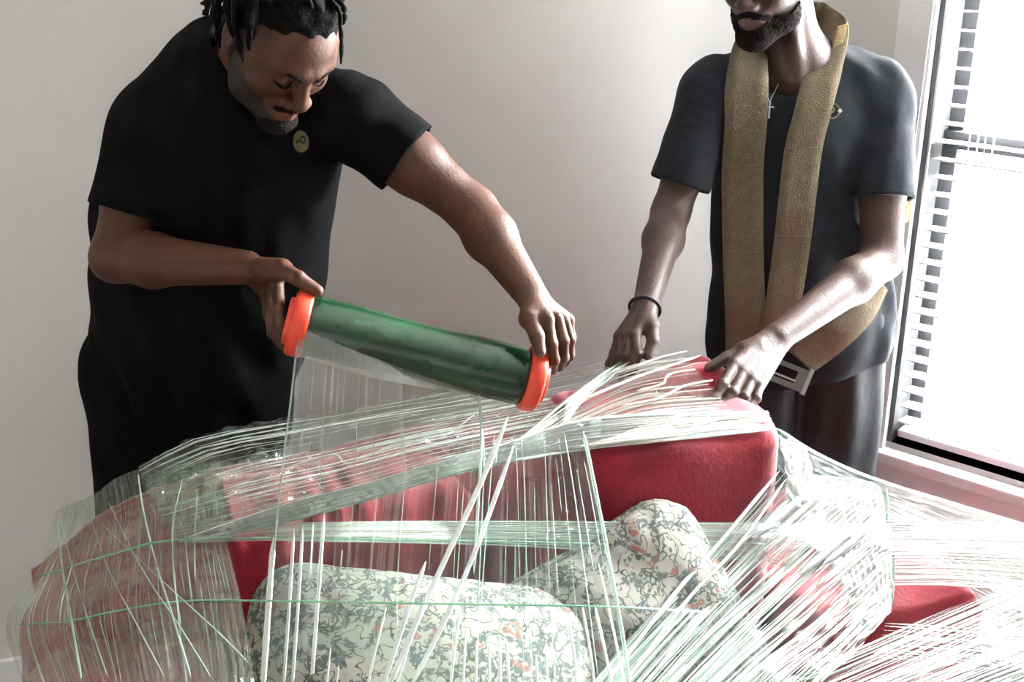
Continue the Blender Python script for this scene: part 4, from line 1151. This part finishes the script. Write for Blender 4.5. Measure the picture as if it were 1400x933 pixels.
    Cl += [U(1028, 66, 2.49), U(1050, 44, 2.57), U(1085, 30, 2.655), U(1120, 28, 2.64)]
    Wl += [np.array([0.036, 0.012, -0.018]), np.array([0.028, 0.015, -0.024]), np.array([0.006, 0.010, -0.038]), np.array([-0.006, 0.008, -0.038])]
    Cr = [U(1120, 28, 2.64), U(1140, 44, 2.57)]; Wr = [np.array([0.006, -0.008, 0.038]), np.array([0.026, -0.006, 0.018])]
    for px, py in ((1122, 100), (1107, 150), (1097, 200), (1089, 260), (1083, 320), (1075, 380), (1066, 430), (1058, 468)):
        Cr.append(on(px, py, 0.009)); Wr.append(np.array([0.0385, 0, 0.004]))
    ys = [p[1] for p in Cr]
    for i in range(3, len(Cr)): Cr[i][1] = min(ys[i - 1:i + 2]) - 0.010
    ribbon('strap_band', Cl, Wl, M['strap'], st); ribbon('strap_band', Cr, Wr, M['strap'], st)
    ribbon('strap_edge', [U(1152, 34, 2.545), U(1146, 60, 2.53), U(1136, 100, 2.50), U(1128, 128, 2.475)], [np.array([0.010, 0, 0.003])] * 3 + [np.array([0.002, 0, 0.001])], M['strap_pale'], st)
    # lower loop running from behind the elbow down to the buckle
    Cd = [U(1206, 388, 2.40), U(1180, 418, 2.345), U(1150, 448, 2.32), U(1120, 474, 2.32), U(1094, 494, 2.315)]
    dgn = nrm(np.array([0.62, 0, 0.78]))
    Wd = [np.array([-0.6, 0, 0.75]) * 0.020, np.array([-0.55, 0, 0.8]) * 0.040, np.array([-0.5, 0, 0.8]) * 0.044, np.array([-0.5, 0, 0.75]) * 0.044, np.array([-0.7, 0, 0.6]) * 0.040]
    ribbon('strap_band', Cd, Wd, M['strap'], st)
    # seams across the bands
    for band, ks in ((Cl, (1, 3, 5)), (Cr, (4, 6))):
        for k_ in ks:
            c_ = band[k_]; tube('seam', [c_ + [-hw * 0.85, -0.003, 0.001], c_ + [0, -0.003, 0], c_ + [hw * 0.85, -0.003, 0.002]], 0.0012, M['strap'], st, 5)
    # buckle
    bc = U(1080, 514, 2.30); rt = nrm(U(1100, 522, 2.30) - U(1060, 506, 2.30)); n_ = nrm(np.array([0, 0, CAMZ]) - bc); up = nrm(np.cross(n_, rt)); n_ = np.cross(rt, up)
    bk = empty('buckle', bc); bk.parent = st; bk.matrix_parent_inverse = Matrix.Translation(st.location).inverted()
    def bar(nm, x0, x1, y0, y1, t=0.004, m=M['steel']):
        me = box_me((x0, y0, -t), (x1, y1, t), 0.0015)
        for v in me.vertices: v.co = Vector(bc + rt * v.co.x + up * v.co.y + n_ * v.co.z)
        o = link(nm, me, m); o.parent = bk; o.matrix_parent_inverse = Matrix.Translation(bc).inverted()
    bar('buckle_bar', -0.040, 0.034, 0.014, 0.024); bar('buckle_bar', -0.040, 0.034, -0.024, -0.012); bar('buckle_bar', -0.044, -0.034, -0.024, 0.024)
    bar('buckle_bar', 0.014, 0.036, -0.024, 0.024, 0.0035); bar('buckle_flange', 0.034, 0.043, -0.027, 0.029, 0.006, M['silver']); bar('buckle_pin', -0.036, 0.016, -0.008, -0.004, 0.003, M['silver'])
    return root
man2 = person_window()

# ------------------------------------------------------------------ roll of stretch film
RA, RB = U(397, 439, 1.765), U(739, 521, 1.795)             # outer ends of the two caps
rax = nrm(RB - RA); RLEN = np.linalg.norm(RB - RA)
ra_ = nrm(np.cross(rax, (0, 0, 1))); rb_ = np.cross(ra_, rax)
roll = empty('film_roll', (RA + RB) / 2)
tag(roll, 'roll of green stretch film with orange end caps held between two hands', 'film roll')
def lathe(name, prof, m, parent, seg=48, label=None):
    """prof: (distance along the roll, radius)"""
    V, Fc = [], []
    n = len(prof)
    for (a, r) in prof:
        for k in range(seg):
            t = 2 * math.pi * k / seg; V.append(RA + rax * a + r * (ra_ * math.cos(t) + rb_ * math.sin(t)))
    for i in range(n - 1):
        for k in range(seg):
            k2 = (k + 1) % seg; Fc.append((i * seg + k, i * seg + k2, (i + 1) * seg + k2, (i + 1) * seg + k))
    return link(name, mesh_py(V, Fc, True), m, parent, label=label)
L_ = RLEN
RR = 0.0475
pr = [(0.026, 0.03), (0.026, RR - 0.001)] + [(0.028 + (L_ - 0.056) * t, RR + 0.0016 * math.sin(t * 9) - 0.002 * t) for t in np.linspace(0, 1, 24)] + [(L_ - 0.026, RR - 0.004), (L_ - 0.026, 0.03)]
lathe('wound_film', pr, M['rollfilm'], roll)
lathe('core', [(0.0, 0.030), (L_, 0.030), (L_, 0.027), (0.0, 0.027), (0.0, 0.030)], M['core'], roll, 32)
CR_ = 0.0535
def cap(a0, sgn, nm):
    pr = [(0.0, 0.027), (0.0, CR_ - 0.008), (0.002, CR_ - 0.003), (0.006, CR_), (0.024, CR_), (0.027, CR_ - 0.002), (0.028, CR_ - 0.005), (0.028, 0.031)]
    pr = [(a0 + sgn * a, r) for a, r in pr]
    if sgn < 0: pr = pr[::-1]
    return lathe(nm, pr, M['orange'], roll)
c1 = cap(0.0, 1, 'end_cap'); c2 = cap(L_, -1, 'end_cap')
# moulded rim of the caps
for a0, sgn, par in ((0.0, -1, c1), (L_, 1, c2)):
    lathe('hub_ring', [(a0 - sgn * 0.002, 0.038), (a0 + sgn * 0.006, 0.037), (a0 + sgn * 0.007, 0.034), (a0 + sgn * 0.006, 0.031), (a0 - sgn * 0.002, 0.030)], M['orange'], par, 40)

# ------------------------------------------------------------------ stretch film wrapped round the sofa
film = empty('stretch_film', S(0.5, 0.3, 0.5))
tag(film, 'clear green-tinted stretch film wrapped over the red sofa and hanging from the roll', 'film')
FM = {
 'top': film_mat('film_over_back', 0.12, 0.38, 3.0, 40, gloss=0.65, rough=0.07, bump=1.0, thresh=0.52, crinkle=1.2),
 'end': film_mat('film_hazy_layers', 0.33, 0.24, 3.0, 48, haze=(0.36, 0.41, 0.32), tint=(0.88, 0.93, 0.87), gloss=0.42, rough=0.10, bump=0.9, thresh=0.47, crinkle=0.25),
 'band': film_mat('film_band', 0.26, 0.45, 1.5, 22, haze=(0.82, 0.92, 0.86), gloss=0.4, rough=0.10, bump=0.8, thresh=0.44, crinkle=0.5),
 'curtain': film_mat('film_curtain', 0.09, 0.34, 0.6, 40, haze=(0.66, 0.76, 0.70), gloss=0.5, rough=0.12, bump=0.35, thresh=0.52),
 'veil': film_mat('film_leaving_roll', 0.34, 0.16, 1.0, 14, haze=(0.42, 0.48, 0.43), gloss=0.4, rough=0.15, bump=0.3, thresh=0.5),
 'knot': film_mat('film_bunched', 0.70, 0.28, 2.0, 40, haze=(0.82, 0.92, 0.86), gloss=0.35, rough=0.2, bump=0.8, thresh=0.42, crinkle=0.15),
 'low': film_mat('film_low_right', 0.04, 0.40, 1.0, 44, haze=(0.80, 0.88, 0.86), gloss=0.45, rough=0.16, bump=0.6, thresh=0.52),
 'arm': film_mat('film_over_arm', 0.04, 0.42, 1.2, 60, haze=(0.80, 0.92, 0.85), gloss=0.45, rough=0.16, bump=0.7, thresh=0.48),
}
SM = {
 'white': strand_mat('film_strand_white', (0.97, 0.98, 0.97), 0.10, 0.25, 0.28),
 'cream': strand_mat('film_strand_cream', (0.72, 0.66, 0.58), 0.22, 0.3, 0.30),
 'streak': strand_mat('film_fold_streak', (0.97, 0.98, 0.97), 0.24, 0.3, 0.22),
 'green': strand_mat('film_edge_green', (0.20, 0.46, 0.28), 0.25, 0.30, 0.25),
 'mint': strand_mat('film_strand_mint', (0.66, 0.84, 0.73), 0.38, 0.35, 0.25),
}
def pts(rows): return [[U(*p) for p in r] for r in rows]
def sheet(name, rows, m, nu=60, nv=40, amp=0.003, seed=1, swap=False, fine=0.0):
    """smooth film surface through rows of points; v runs along a row, u from row to row"""
    A = np.array([catmull(r, nv) for r in rows])                      # rows x nv x 3
    B = np.array([catmull(A[:, j], nu) for j in range(nv)])            # nv x nu x 3
    du = np.gradient(B, axis=1); dv = np.gradient(B, axis=0)
    N_ = np.cross(du, dv); N_ /= (np.linalg.norm(N_, axis=2, keepdims=True) + 1e-9)
    w = wob((B[..., 0], B[..., 1], B[..., 2]), 34, seed) * amp
    if fine > 0:
        w = w + fine * np.abs(wob((B[..., 0], B[..., 1], B[..., 2]), 90, seed + 1)) + fine * 0.6 * wob((B[..., 0], B[..., 1], B[..., 2]), 190, seed + 2)
    B = B + N_ * w[..., None]
    V = B.reshape(-1, 3)
    i, j = np.meshgrid(np.arange(nv - 1), np.arange(nu - 1), indexing='ij')
    a = (i * nu + j).ravel()
    Fc = np.stack([a, a + 1, a + nu + 1, a + nu], 1)
    me = mesh_np(V, Fc)
    uvl = me.uv_layers.new(name='UVMap')
    vi = np.empty(len(me.loops), np.int32); me.loops.foreach_get('vertex_index', vi)
    uu = (vi % nu) / (nu - 1); vv = (vi // nu) / (nv - 1)
    uv = np.stack([uu, vv] if not swap else [vv, uu], 1).astype(np.float32)
    uvl.data.foreach_set('uv', uv.ravel())
    return link(name, me, m, film)
def strand(P, w, m, name='film_strand', n=14, flat=0.22, jit=0.0):
    Q = catmull(P, n)
    if jit > 0: Q[1:-1] += rng.normal(size=(n - 2, 3)) * jit
    rad = w * 0.85 * (1 + 0.06 * np.sin(np.arange(n) * 1.3)); rad[0] *= 0.12; rad[1] *= 0.7; rad[-1] *= 0.2
    return tube(name, Q, rad, m, film, 6, flat=flat, up=(0, -0.6, 0.8))
def bundle(name, rowsA, n, m, w=(0.0008, 0.0024), seed=1, jit=0.004, steps=10, t0=0.0, cover=1.0):
    """many flat gathered threads running side by side from row to row, joined into one part"""
    r = np.random.default_rng(seed)
    V, Fc = [], []
    lines = [catmull(R_, 60) for R_ in rowsA]
    for k in range(n):
        t = (k + r.uniform()) / n; dt = r.normal() * 0.012
        P = []
        for q_, L_ in enumerate(lines):
            x = np.clip(t + dt * (q_ - len(lines) / 2), 0, 1) * 59; i = min(int(x), 58); P.append(L_[i] * (1 - (x - i)) + L_[i + 1] * (x - i) + r.normal(size=3) * jit * 0.12)
        Q = catmull(P, steps)
        if cover < 1 and r.uniform() > 0.25:
            ln = max(4, int(steps * r.uniform(0.25, 1.0) * cover)); a = r.integers(0, steps - ln + 1); Q = Q[a:a + ln]
        rad = (w[0] + (w[1] - w[0]) * r.uniform() ** 2.2) * (0.85 + 0.3 * r.uniform(size=len(Q))); rad[0] *= 0.25; rad[-1] *= 0.25
        v, f_, c_ = tube_arrays(Q, rad, 4, 0.35, (0, -0.6, 0.8))
        off = len(V); V += v; Fc += [tuple(x + off for x in q) for q in f_]
    return link(name, mesh_py(V, Fc, True), m, film, 'stuff')

# A: over the top of the back
rear = [(190, 640, 1.86), (270, 598, 1.885), (385, 576, 1.95), (520, 553, 2.02), (650, 530, 2.08), (800, 500, 2.15), (905, 470, 2.22)]
mid = [(212, 690, 1.72), (330, 652, 1.74), (450, 626, 1.80), (560, 600, 1.86), (670, 578, 1.92), (800, 552, 1.99), (930, 525, 2.05)]
front = [(245, 742, 1.575), (390, 712, 1.60), (500, 682, 1.645), (600, 652, 1.69), (700, 627, 1.74), (820, 606, 1.80), (1060, 587, 1.895)]
sheet('film_sheet', pts([rear, mid, front]), FM['top'], 100, 220, 0.004, 1, swap=True, fine=0.004)
bundle('film_strands', [pts([[rear[i], mid[i], front[i]]])[0] for i in range(7)], 60, SM['white'], (0.0004, 0.0022), 3, 0.006, 14, cover=0.45)
# a loose wavy thread on the top
strand([U(390, 640, 1.77), U(455, 622, 1.80), U(478, 634, 1.79), U(545, 606, 1.85), U(600, 600, 1.87), U(650, 566, 1.94)], 0.0024, SM['cream'], 'film_thread', 30)
# B: the white gathered band along the front top edge
up_ = [(246, 739, 1.572), (390, 690, 1.61), (500, 662, 1.655), (600, 632, 1.70), (700, 604, 1.75), (820, 570, 1.82), (1050, 562, 1.93)]
bandrows = [pts([[up_[i], front[i]]])[0] for i in range(7)]
bundle('film_strands', bandrows, 80, SM['white'], (0.0008, 0.0042), 4, 0.003, 24, cover=0.95)
sheet('film_sheet', pts([up_[:6], front[:6]]), FM['band'], 24, 240, 0.003, 5, swap=True, fine=0.004)
strand([U(*p) for p in front], 0.0030, SM['white'], 'film_edge', 40)
strand([U(p[0], p[1] + 3, p[2] - 0.003) for p in front[:5]], 0.0018, SM['green'], 'film_edge', 40)
# C: hazy layers round the left end
def FZ(px, py, z): return (px, py, UZ(px, py, z)[1])
endr = [[(300, 612, 1.89), (195, 640, 1.862), (130, 672, 1.83), (75, 700, 1.80)],
        [(305, 660, 1.73), (210, 690, 1.68), (120, 735, 1.66), (62, 760, 1.71)],
        [(310, 739, 1.57), (210, 752, 1.56), FZ(110, 775, 0.83), FZ(40, 795, 0.78)],
        [(330, 825, 1.475), FZ(210, 832, 0.83), FZ(100, 850, 0.80), FZ(8, 856, 0.73)],
        [FZ(350, 960, 0.79), FZ(230, 965, 0.79), FZ(130, 960, 0.785), FZ(32, 950, 0.72)],
        [(360, 1200, 1.15), (240, 1200, 1.15), (150, 1200, 1.2), (80, 1200, 1.3)]]
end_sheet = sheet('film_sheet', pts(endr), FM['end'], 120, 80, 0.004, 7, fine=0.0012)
def on_end(px, py, off=0.006):
    # film surface point under a pixel, found on the end sheet
    p, n_ = hit(end_bvh, px, py, off)
    return p
end_bvh = bvh_of(end_sheet)
for P, w, m in (
    ([(190, 648), (198, 700), (214, 770), (236, 850), (262, 930)], 0.0016, 'mint'), ([(250, 660), (238, 720), (240, 790), (248, 860)], 0.0012, 'mint'),
    ([(80, 706), (90, 790), (102, 850), (116, 930)], 0.0020, 'mint'), ([(86, 712), (105, 790), (125, 860), (150, 930)], 0.0009, 'mint'), ([(120, 692), (150, 780), (190, 860), (225, 930)], 0.0009, 'mint'), ([(150, 690), (195, 780), (245, 860), (290, 930)], 0.0010, 'mint'), ([(140, 720), (225, 800), (300, 870), (340, 910)], 0.0009, 'mint')):
    Q = [on_end(*p) for p in P]; Q = [q for q in Q if q is not None]
    if len(Q) > 1: strand(Q, w, SM[m], 'film_strand', 30)
for P, rest, w in (([(46, 793), (120, 771), (180, 753), (240, 741)], [(380, 736, 1.58), (700, 741, 1.66), (960, 748, 1.73)], 0.0022), ([(26, 856), (100, 850), (160, 838), (250, 824)], [(360, 822, 1.475), (600, 826, 1.465), (830, 830, 1.46), (975, 838, 1.54)], 0.0018)):
    Q = [q for q in (on_end(*p, 0.004) for p in P) if q is not None] + [U(*p) for p in rest]
    strand(Q, w, SM['green'], 'film_edge', 40)
bundle('film_strands', pts(endr[1:5]), 46, SM['mint'], (0.0004, 0.0012), 8, 0.01, 14, cover=0.7)
# crinkled patch with bright glints on the left of the back
sheet('film_sheet', pts([[(200, 655, 1.80), (270, 640, 1.79), (340, 630, 1.80), (400, 610, 1.84)], [(205, 690, 1.70), (270, 690, 1.68), (345, 690, 1.665), (400, 670, 1.70)], [(240, 735, 1.57), (290, 735, 1.57), (350, 725, 1.58), (400, 705, 1.60)]]), FM['top'], 50, 50, 0.006, 17, fine=0.006)
# E: level band across the middle
sheet('film_sheet', pts([[(262, 736, 1.56), (420, 715, 1.60), (700, 712, 1.69), (1000, 714, 1.765), (1220, 716, 1.87), (1430, 718, 2.0)], [(262, 742, 1.56), (420, 740, 1.595), (700, 746, 1.675), (1000, 766, 1.745), (1220, 792, 1.84), (1430, 810, 1.95)]]), FM['band'], 16, 90, 0.002, 9, swap=True)
lv = [[(362, 714, 1.588), (362, 740, 1.588)], [(700, 712, 1.688), (700, 748, 1.673)], [(1000, 714, 1.763), (1000, 768, 1.743)]]
bundle('film_strands', pts(lv), 22, SM['mint'], (0.0005, 0.0014), 10, 0.002, 16)
bundle('film_strands', pts([[(1205, 712, 1.86), (1210, 800, 1.825)], [(1310, 714, 1.93), (1300, 800, 1.875)], [(1440, 716, 2.0), (1440, 812, 1.94)]]), 40, SM['white'], (0.0004, 0.0024), 11, 0.003, 10)
# F, G: the curtain still coming off the roll
rt_ = lambda t: RA + rax * (RLEN * t)
tipd = -rb_ * 0.042 - ra_ * 0.0
def on_roll(px, py):       # the point of the roll's skin seen at this pixel
    best = min((U(px, py, F_) for F_ in np.linspace(1.68, 1.80, 60)), key=lambda p: abs(np.linalg.norm(np.cross(p - RA, rax)) - (RR + 0.001)) + (0.0 if p[1] < (RA + rax * ((p - RA) @ rax))[1] else 1))
    return best
c_top = [on_roll(409, 446), on_roll(480, 476), on_roll(560, 508), on_roll(655, 540)]
cur1 = [c_top, pts([[(396, 560, 1.70), (475, 570, 1.70), (562, 578, 1.705), (658, 585, 1.715)]])[0],
        pts([[(386, 640, 1.64), (470, 645, 1.64), (565, 640, 1.65), (657, 630, 1.67)]])[0], pts([[(372, 780, 1.535), (460, 785, 1.53), (550, 785, 1.53), (648, 785, 1.55)]])[0],
        pts([[(358, 935, 1.405), (450, 938, 1.40), (545, 938, 1.40), (640, 935, 1.41)]])[0], pts([[(340, 1200, 1.2), (440, 1200, 1.18), (540, 1200, 1.18), (640, 1200, 1.2)]])[0]]
sheet('film_sheet', cur1, FM['curtain'], 60, 50, 0.002, 12)
cur2 = [[on_roll(660, 541), on_roll(690, 546), on_roll(712, 550)], pts([[(658, 590, 1.71), (730, 590, 1.725), (797, 590, 1.74)]])[0], pts([[(656, 650, 1.66), (735, 655, 1.67), (812, 660, 1.68)]])[0],
        pts([[(648, 785, 1.55), (740, 785, 1.55), (836, 785, 1.56)]])[0], pts([[(640, 935, 1.41), (750, 935, 1.42), (860, 935, 1.43)]])[0], pts([[(640, 1200, 1.2), (760, 1200, 1.2), (880, 1200, 1.22)]])[0]]
sheet('film_sheet', cur2, FM['curtain'], 60, 50, 0.002, 13)
sheet('film_sheet', [c_top, pts([[(403, 486, 1.70), (500, 514, 1.705), (590, 532, 1.71), (656, 542, 1.72)]])[0]], FM['veil'], 20, 40, 0.001, 30)
strand([r[0] for r in cur1], 0.0018, SM['mint'], 'film_edge', 40)
strand([r[-1] for r in cur1[:4]], 0.0026, SM['mint'], 'film_edge', 30)
strand([r[-1] for r in cur2[1:]], 0.0034, SM['mint'], 'film_edge', 40)
for P, w in (
    ([(443, 700, 1.60), (436, 800, 1.50), (425, 945, 1.395)], 0.0036), ([(414, 718, 1.585), (408, 820, 1.49), (399, 945, 1.395)], 0.0030), ([(402, 722, 1.58), (396, 820, 1.49), (387, 945, 1.395)], 0.0030),
    ([(428, 715, 1.585), (424, 790, 1.51)], 0.0016), ([(374, 735, 1.575), (367, 830, 1.48), (359, 945, 1.385)], 0.0055),
    ([(695, 568, 1.72), (662, 650, 1.64), (618, 745, 1.55), (570, 850, 1.46), (527, 950, 1.385)], 0.0052), ([(702, 610, 1.67), (670, 700, 1.58), (645, 765, 1.53), (610, 845, 1.45), (556, 950, 1.38)], 0.0046),
    ([(582, 768, 1.535), (553, 850, 1.46), (520, 950, 1.385)], 0.0042), ([(584, 815, 1.48), (560, 880, 1.43), (538, 950, 1.385)], 0.0028), ([(528, 830, 1.475), (513, 890, 1.425), (500, 950, 1.385)], 0.0026),
    ([(630, 832, 1.475), (621, 890, 1.425), (615, 950, 1.385)], 0.0028), ([(637, 868, 1.445), (632, 945, 1.385)], 0.0026), ([(652, 876, 1.44), (650, 945, 1.385)], 0.0026), ([(669, 880, 1.44), (669, 945, 1.385)], 0.0024), ([(683, 868, 1.45), (684, 945, 1.39)], 0.0028), ([(692, 875, 1.445), (697, 945, 1.39)], 0.0028),
    ([(733, 895, 1.43), (735, 935, 1.40)], 0.0022), ([(746, 895, 1.43), (748, 925, 1.405)], 0.0022), ([(776, 843, 1.475), (784, 890, 1.43), (792, 945, 1.39)], 0.0028), ([(796, 830, 1.485), (806, 885, 1.44), (814, 945, 1.395)], 0.0024), ([(813, 828, 1.49), (826, 885, 1.445), (838, 945, 1.395)], 0.0026),
    ([(818, 770, 1.55), (838, 860, 1.47), (856, 945, 1.40)], 0.0022), ([(468, 752, 1.56), (466, 775, 1.54)], 0.0010), ([(452, 885, 1.435), (446, 945, 1.39)], 0.0016), ([(463, 910, 1.415), (459, 945, 1.39)], 0.0016)):
    strand([U(*p) for p in P], w * 0.95, SM['streak'], 'film_strand', 16, flat=0.12)
bundle('film_strands', cur1[1:5], 12, SM['mint'], (0.0003, 0.0008), 14, 0.002, 16, cover=0.6)
bundle('film_strands', cur2[1:5], 16, SM['mint'], (0.0003, 0.0009), 15, 0.002, 16, cover=0.6)
# I: fan of threads from the right arm down to the front left, and the blown-out bunch it starts from
fanA = [(1062, 642, 1.865), (1130, 655, 1.93), (1192, 666, 1.96), (1212, 720, 1.90), (1216, 790, 1.82), (1218, 838, 1.77)]
fanM = [(930, 795, 1.66), (985, 800, 1.69), (1040, 805, 1.70), (1090, 835, 1.68), (1130, 870, 1.64), (1165, 895, 1.61)]
fanB = [(795, 945, 1.46), (850, 945, 1.47), (905, 945, 1.48), (970, 945, 1.49), (1040, 945, 1.50), (1115, 945, 1.51)]
fanC = [(640, 1150, 1.22), (690, 1150, 1.22), (740, 1150, 1.23), (800, 1150, 1.24), (870, 1150, 1.25), (950, 1150, 1.26)]
bundle('film_strands', pts([fanA, fanM, fanB, fanC]), 95, SM['white'], (0.0005, 0.0034), 16, 0.004, 18, cover=0.75)
bundle('film_strands', pts([fanA, fanM, fanB, fanC]), 40, SM['mint'], (0.0006, 0.0028), 17, 0.004, 18, cover=0.9)
sheet('film_sheet', pts([fanA, fanM, fanB, fanC]), FM['arm'], 60, 50, 0.003, 18)
def lerp_rows(A, B, t, dF=0.0): return [(a[0] * (1 - t) + b[0] * t, a[1] * (1 - t) + b[1] * t, a[2] * (1 - t) + b[2] * t + dF) for a, b in zip(A, B)]
kA = [(1110, 650, 1.91), (1192, 664, 1.955), (1213, 715, 1.90), (1217, 790, 1.82), (1218, 838, 1.765)]
kM = [(960, 790, 1.68), (1030, 802, 1.70), (1085, 830, 1.69), (1125, 866, 1.65), (1165, 892, 1.61)]
sheet('film_sheet', pts([lerp_rows(kA, kM, 0.0, -0.006), lerp_rows(kA, kM, 0.3, -0.012), lerp_rows(kA, kM, 0.58, -0.008)]), FM['knot'], 70, 90, 0.008, 19, fine=0.003)
bundle('film_strands', pts([lerp_rows(kA, kM, -0.01, -0.014), lerp_rows(kA, kM, 0.3, -0.02), lerp_rows(kA, kM, 0.75, -0.012)]), 60, SM['white'], (0.0010, 0.0075), 33, 0.01, 14, cover=0.9)
for P, w in (([(1065, 645, 1.86), (990, 735, 1.74), (920, 815, 1.63), (820, 945, 1.455)], 0.0040), ([(1075, 655, 1.855), (1010, 745, 1.74), (940, 820, 1.63), (845, 945, 1.46)], 0.0034),
             ([(1195, 668, 1.95), (1090, 770, 1.76), (990, 850, 1.62), (890, 945, 1.475)], 0.0034), ([(1190, 690, 1.92), (1080, 800, 1.72), (930, 945, 1.48)], 0.0030), ([(1180, 760, 1.83), (1060, 860, 1.64), (965, 945, 1.49)], 0.0030)):
    strand([U(*p) for p in P], w, SM['white'], 'film_strand', 18)
# J: lower right threads
loA = [(1440, 770, 1.90), (1440, 830, 1.82), (1440, 890, 1.73), (1440, 940, 1.66)]
loM = [(1230, 850, 1.70), (1260, 875, 1.67), (1290, 905, 1.63), (1330, 945, 1.57)]
loB = [(900, 1005, 1.40), (1010, 1010, 1.40), (1120, 1015, 1.41), (1230, 1020, 1.42)]
bundle('film_strands', pts([loA, loB]), 52, SM['white'], (0.0004, 0.0022), 20, 0.004, 14, cover=0.9)
bundle('film_strands', pts([loA, loB]), 30, SM['mint'], (0.0004, 0.0024), 21, 0.004, 14, cover=0.9)
sheet('film_sheet', pts([loA, loB]), FM['low'], 50, 40, 0.003, 22)
bundle('film_strands', pts([[(1210, 850, 1.72), (1200, 900, 1.62)], [(1440, 865, 1.77), (1440, 915, 1.69)]]), 14, SM['mint'], (0.0006, 0.0016), 23, 0.003, 8)
loR = [S(1.40, -0.28, 0.56), S(1.42, -0.30, 0.46), S(1.43, -0.30, 0.36), S(1.43, -0.30, 0.26)]
sheet('film_sheet', [loR, pts([loA])[0]], FM['low'], 24, 30, 0.002, 35)
bundle('film_strands', [loR, pts([loA])[0]], 40, SM['white'], (0.0004, 0.0022), 36, 0.004, 10)
# K: sheet from the corner of the back over the right arm
edge = [(1060, 585, 1.90), (1120, 622, 1.93), (1195, 655, 1.965), (1300, 688, 2.0), (1440, 730, 2.03)]
low = [(1062, 642, 1.862), (1130, 690, 1.86), (1212, 720, 1.90), (1310, 740, 1.93), (1440, 790, 1.93)]
sheet('film_sheet', pts([edge, low]), FM['arm'], 20, 60, 0.004, 24, swap=True, fine=0.002)
strand([U(*p) for p in edge], 0.0042, SM['mint'], 'film_edge', 30)
strand([U(1066, 600, 1.895), U(1085, 640, 1.885), U(1110, 675, 1.88), U(1120, 700, 1.87)], 0.004, SM['mint'], 'film_strand', 20, jit=0.002)
strand([U(1212, 668, 1.955), U(1215, 720, 1.895), U(1222, 770, 1.84), U(1218, 835, 1.765)], 0.0030, SM['green'], 'film_edge', 20)
sheet('film_sheet', pts([[(1064, 595, 1.895), (1100, 612, 1.91)], [(1072, 640, 1.865), (1112, 650, 1.89)], [(1075, 690, 1.83), (1125, 700, 1.86)]]), FM['knot'], 30, 24, 0.004, 25, fine=0.004)
# L: threads pulled over the top of the right back cushion
def topP(px, py, z=0.945): return UZ(px, py, z)
tr_ = [topP(1052, 583, 0.935), topP(1010, 566), topP(985, 545, 0.95), topP(960, 515, 0.955), topP(935, 485, 0.955)]
tm_ = [topP(900, 600, 0.932), topP(890, 578), topP(880, 556, 0.95), topP(868, 530, 0.955), topP(858, 500, 0.955)]
tl_ = [U(770, 616, 1.775), U(770, 606, 1.80), U(772, 592, 1.83), U(780, 570, 1.90), U(795, 530, 2.02)]
ll_ = [U(690, 634, 1.735), U(690, 630, 1.74), U(692, 625, 1.75), U(698, 618, 1.77), U(705, 605, 1.80)]
bundle('film_strands', [tr_, tm_, tl_, ll_], 60, SM['cream'], (0.0008, 0.0036), 26, 0.004, 22, cover=0.85)
bundle('film_strands', [tr_[:3], tm_[:3], tl_[:3], ll_[:3]], 30, SM['white'], (0.0008, 0.0034), 27, 0.003, 22, cover=0.9)
sheet('film_sheet', [tr_, tm_, tl_, ll_], FM['curtain'], 40, 40, 0.001, 28)
strand([topP(1058, 587, 0.93), topP(930, 600, 0.93), U(805, 613, 1.79), U(700, 630, 1.735)], 0.0034, SM['white'], 'film_edge', 24)
# loose gathered folds near the two hands
for P, w in (([(958, 486), (925, 497), (880, 512), (835, 530), (800, 545)], 0.0040), ([(975, 520), (935, 528), (900, 545), (850, 555)], 0.0032), ([(950, 505), (915, 512), (905, 525), (870, 535)], 0.0030), ([(1035, 572), (1000, 570), (960, 580), (920, 585)], 0.0034), ([(940, 480), (905, 488), (870, 500)], 0.003)):
    strand([topP(*p, 0.958) for p in P], w, SM['cream'], 'film_fold', 18)
bundle('film_strands', [[topP(830, 520, 0.95), topP(880, 480, 0.955)], [topP(800, 545, 0.94), topP(840, 500, 0.95)], [U(765, 590, 1.84), U(775, 545, 1.95)]], 24, SM['mint'], (0.0005, 0.0015), 29, 0.006, 10)
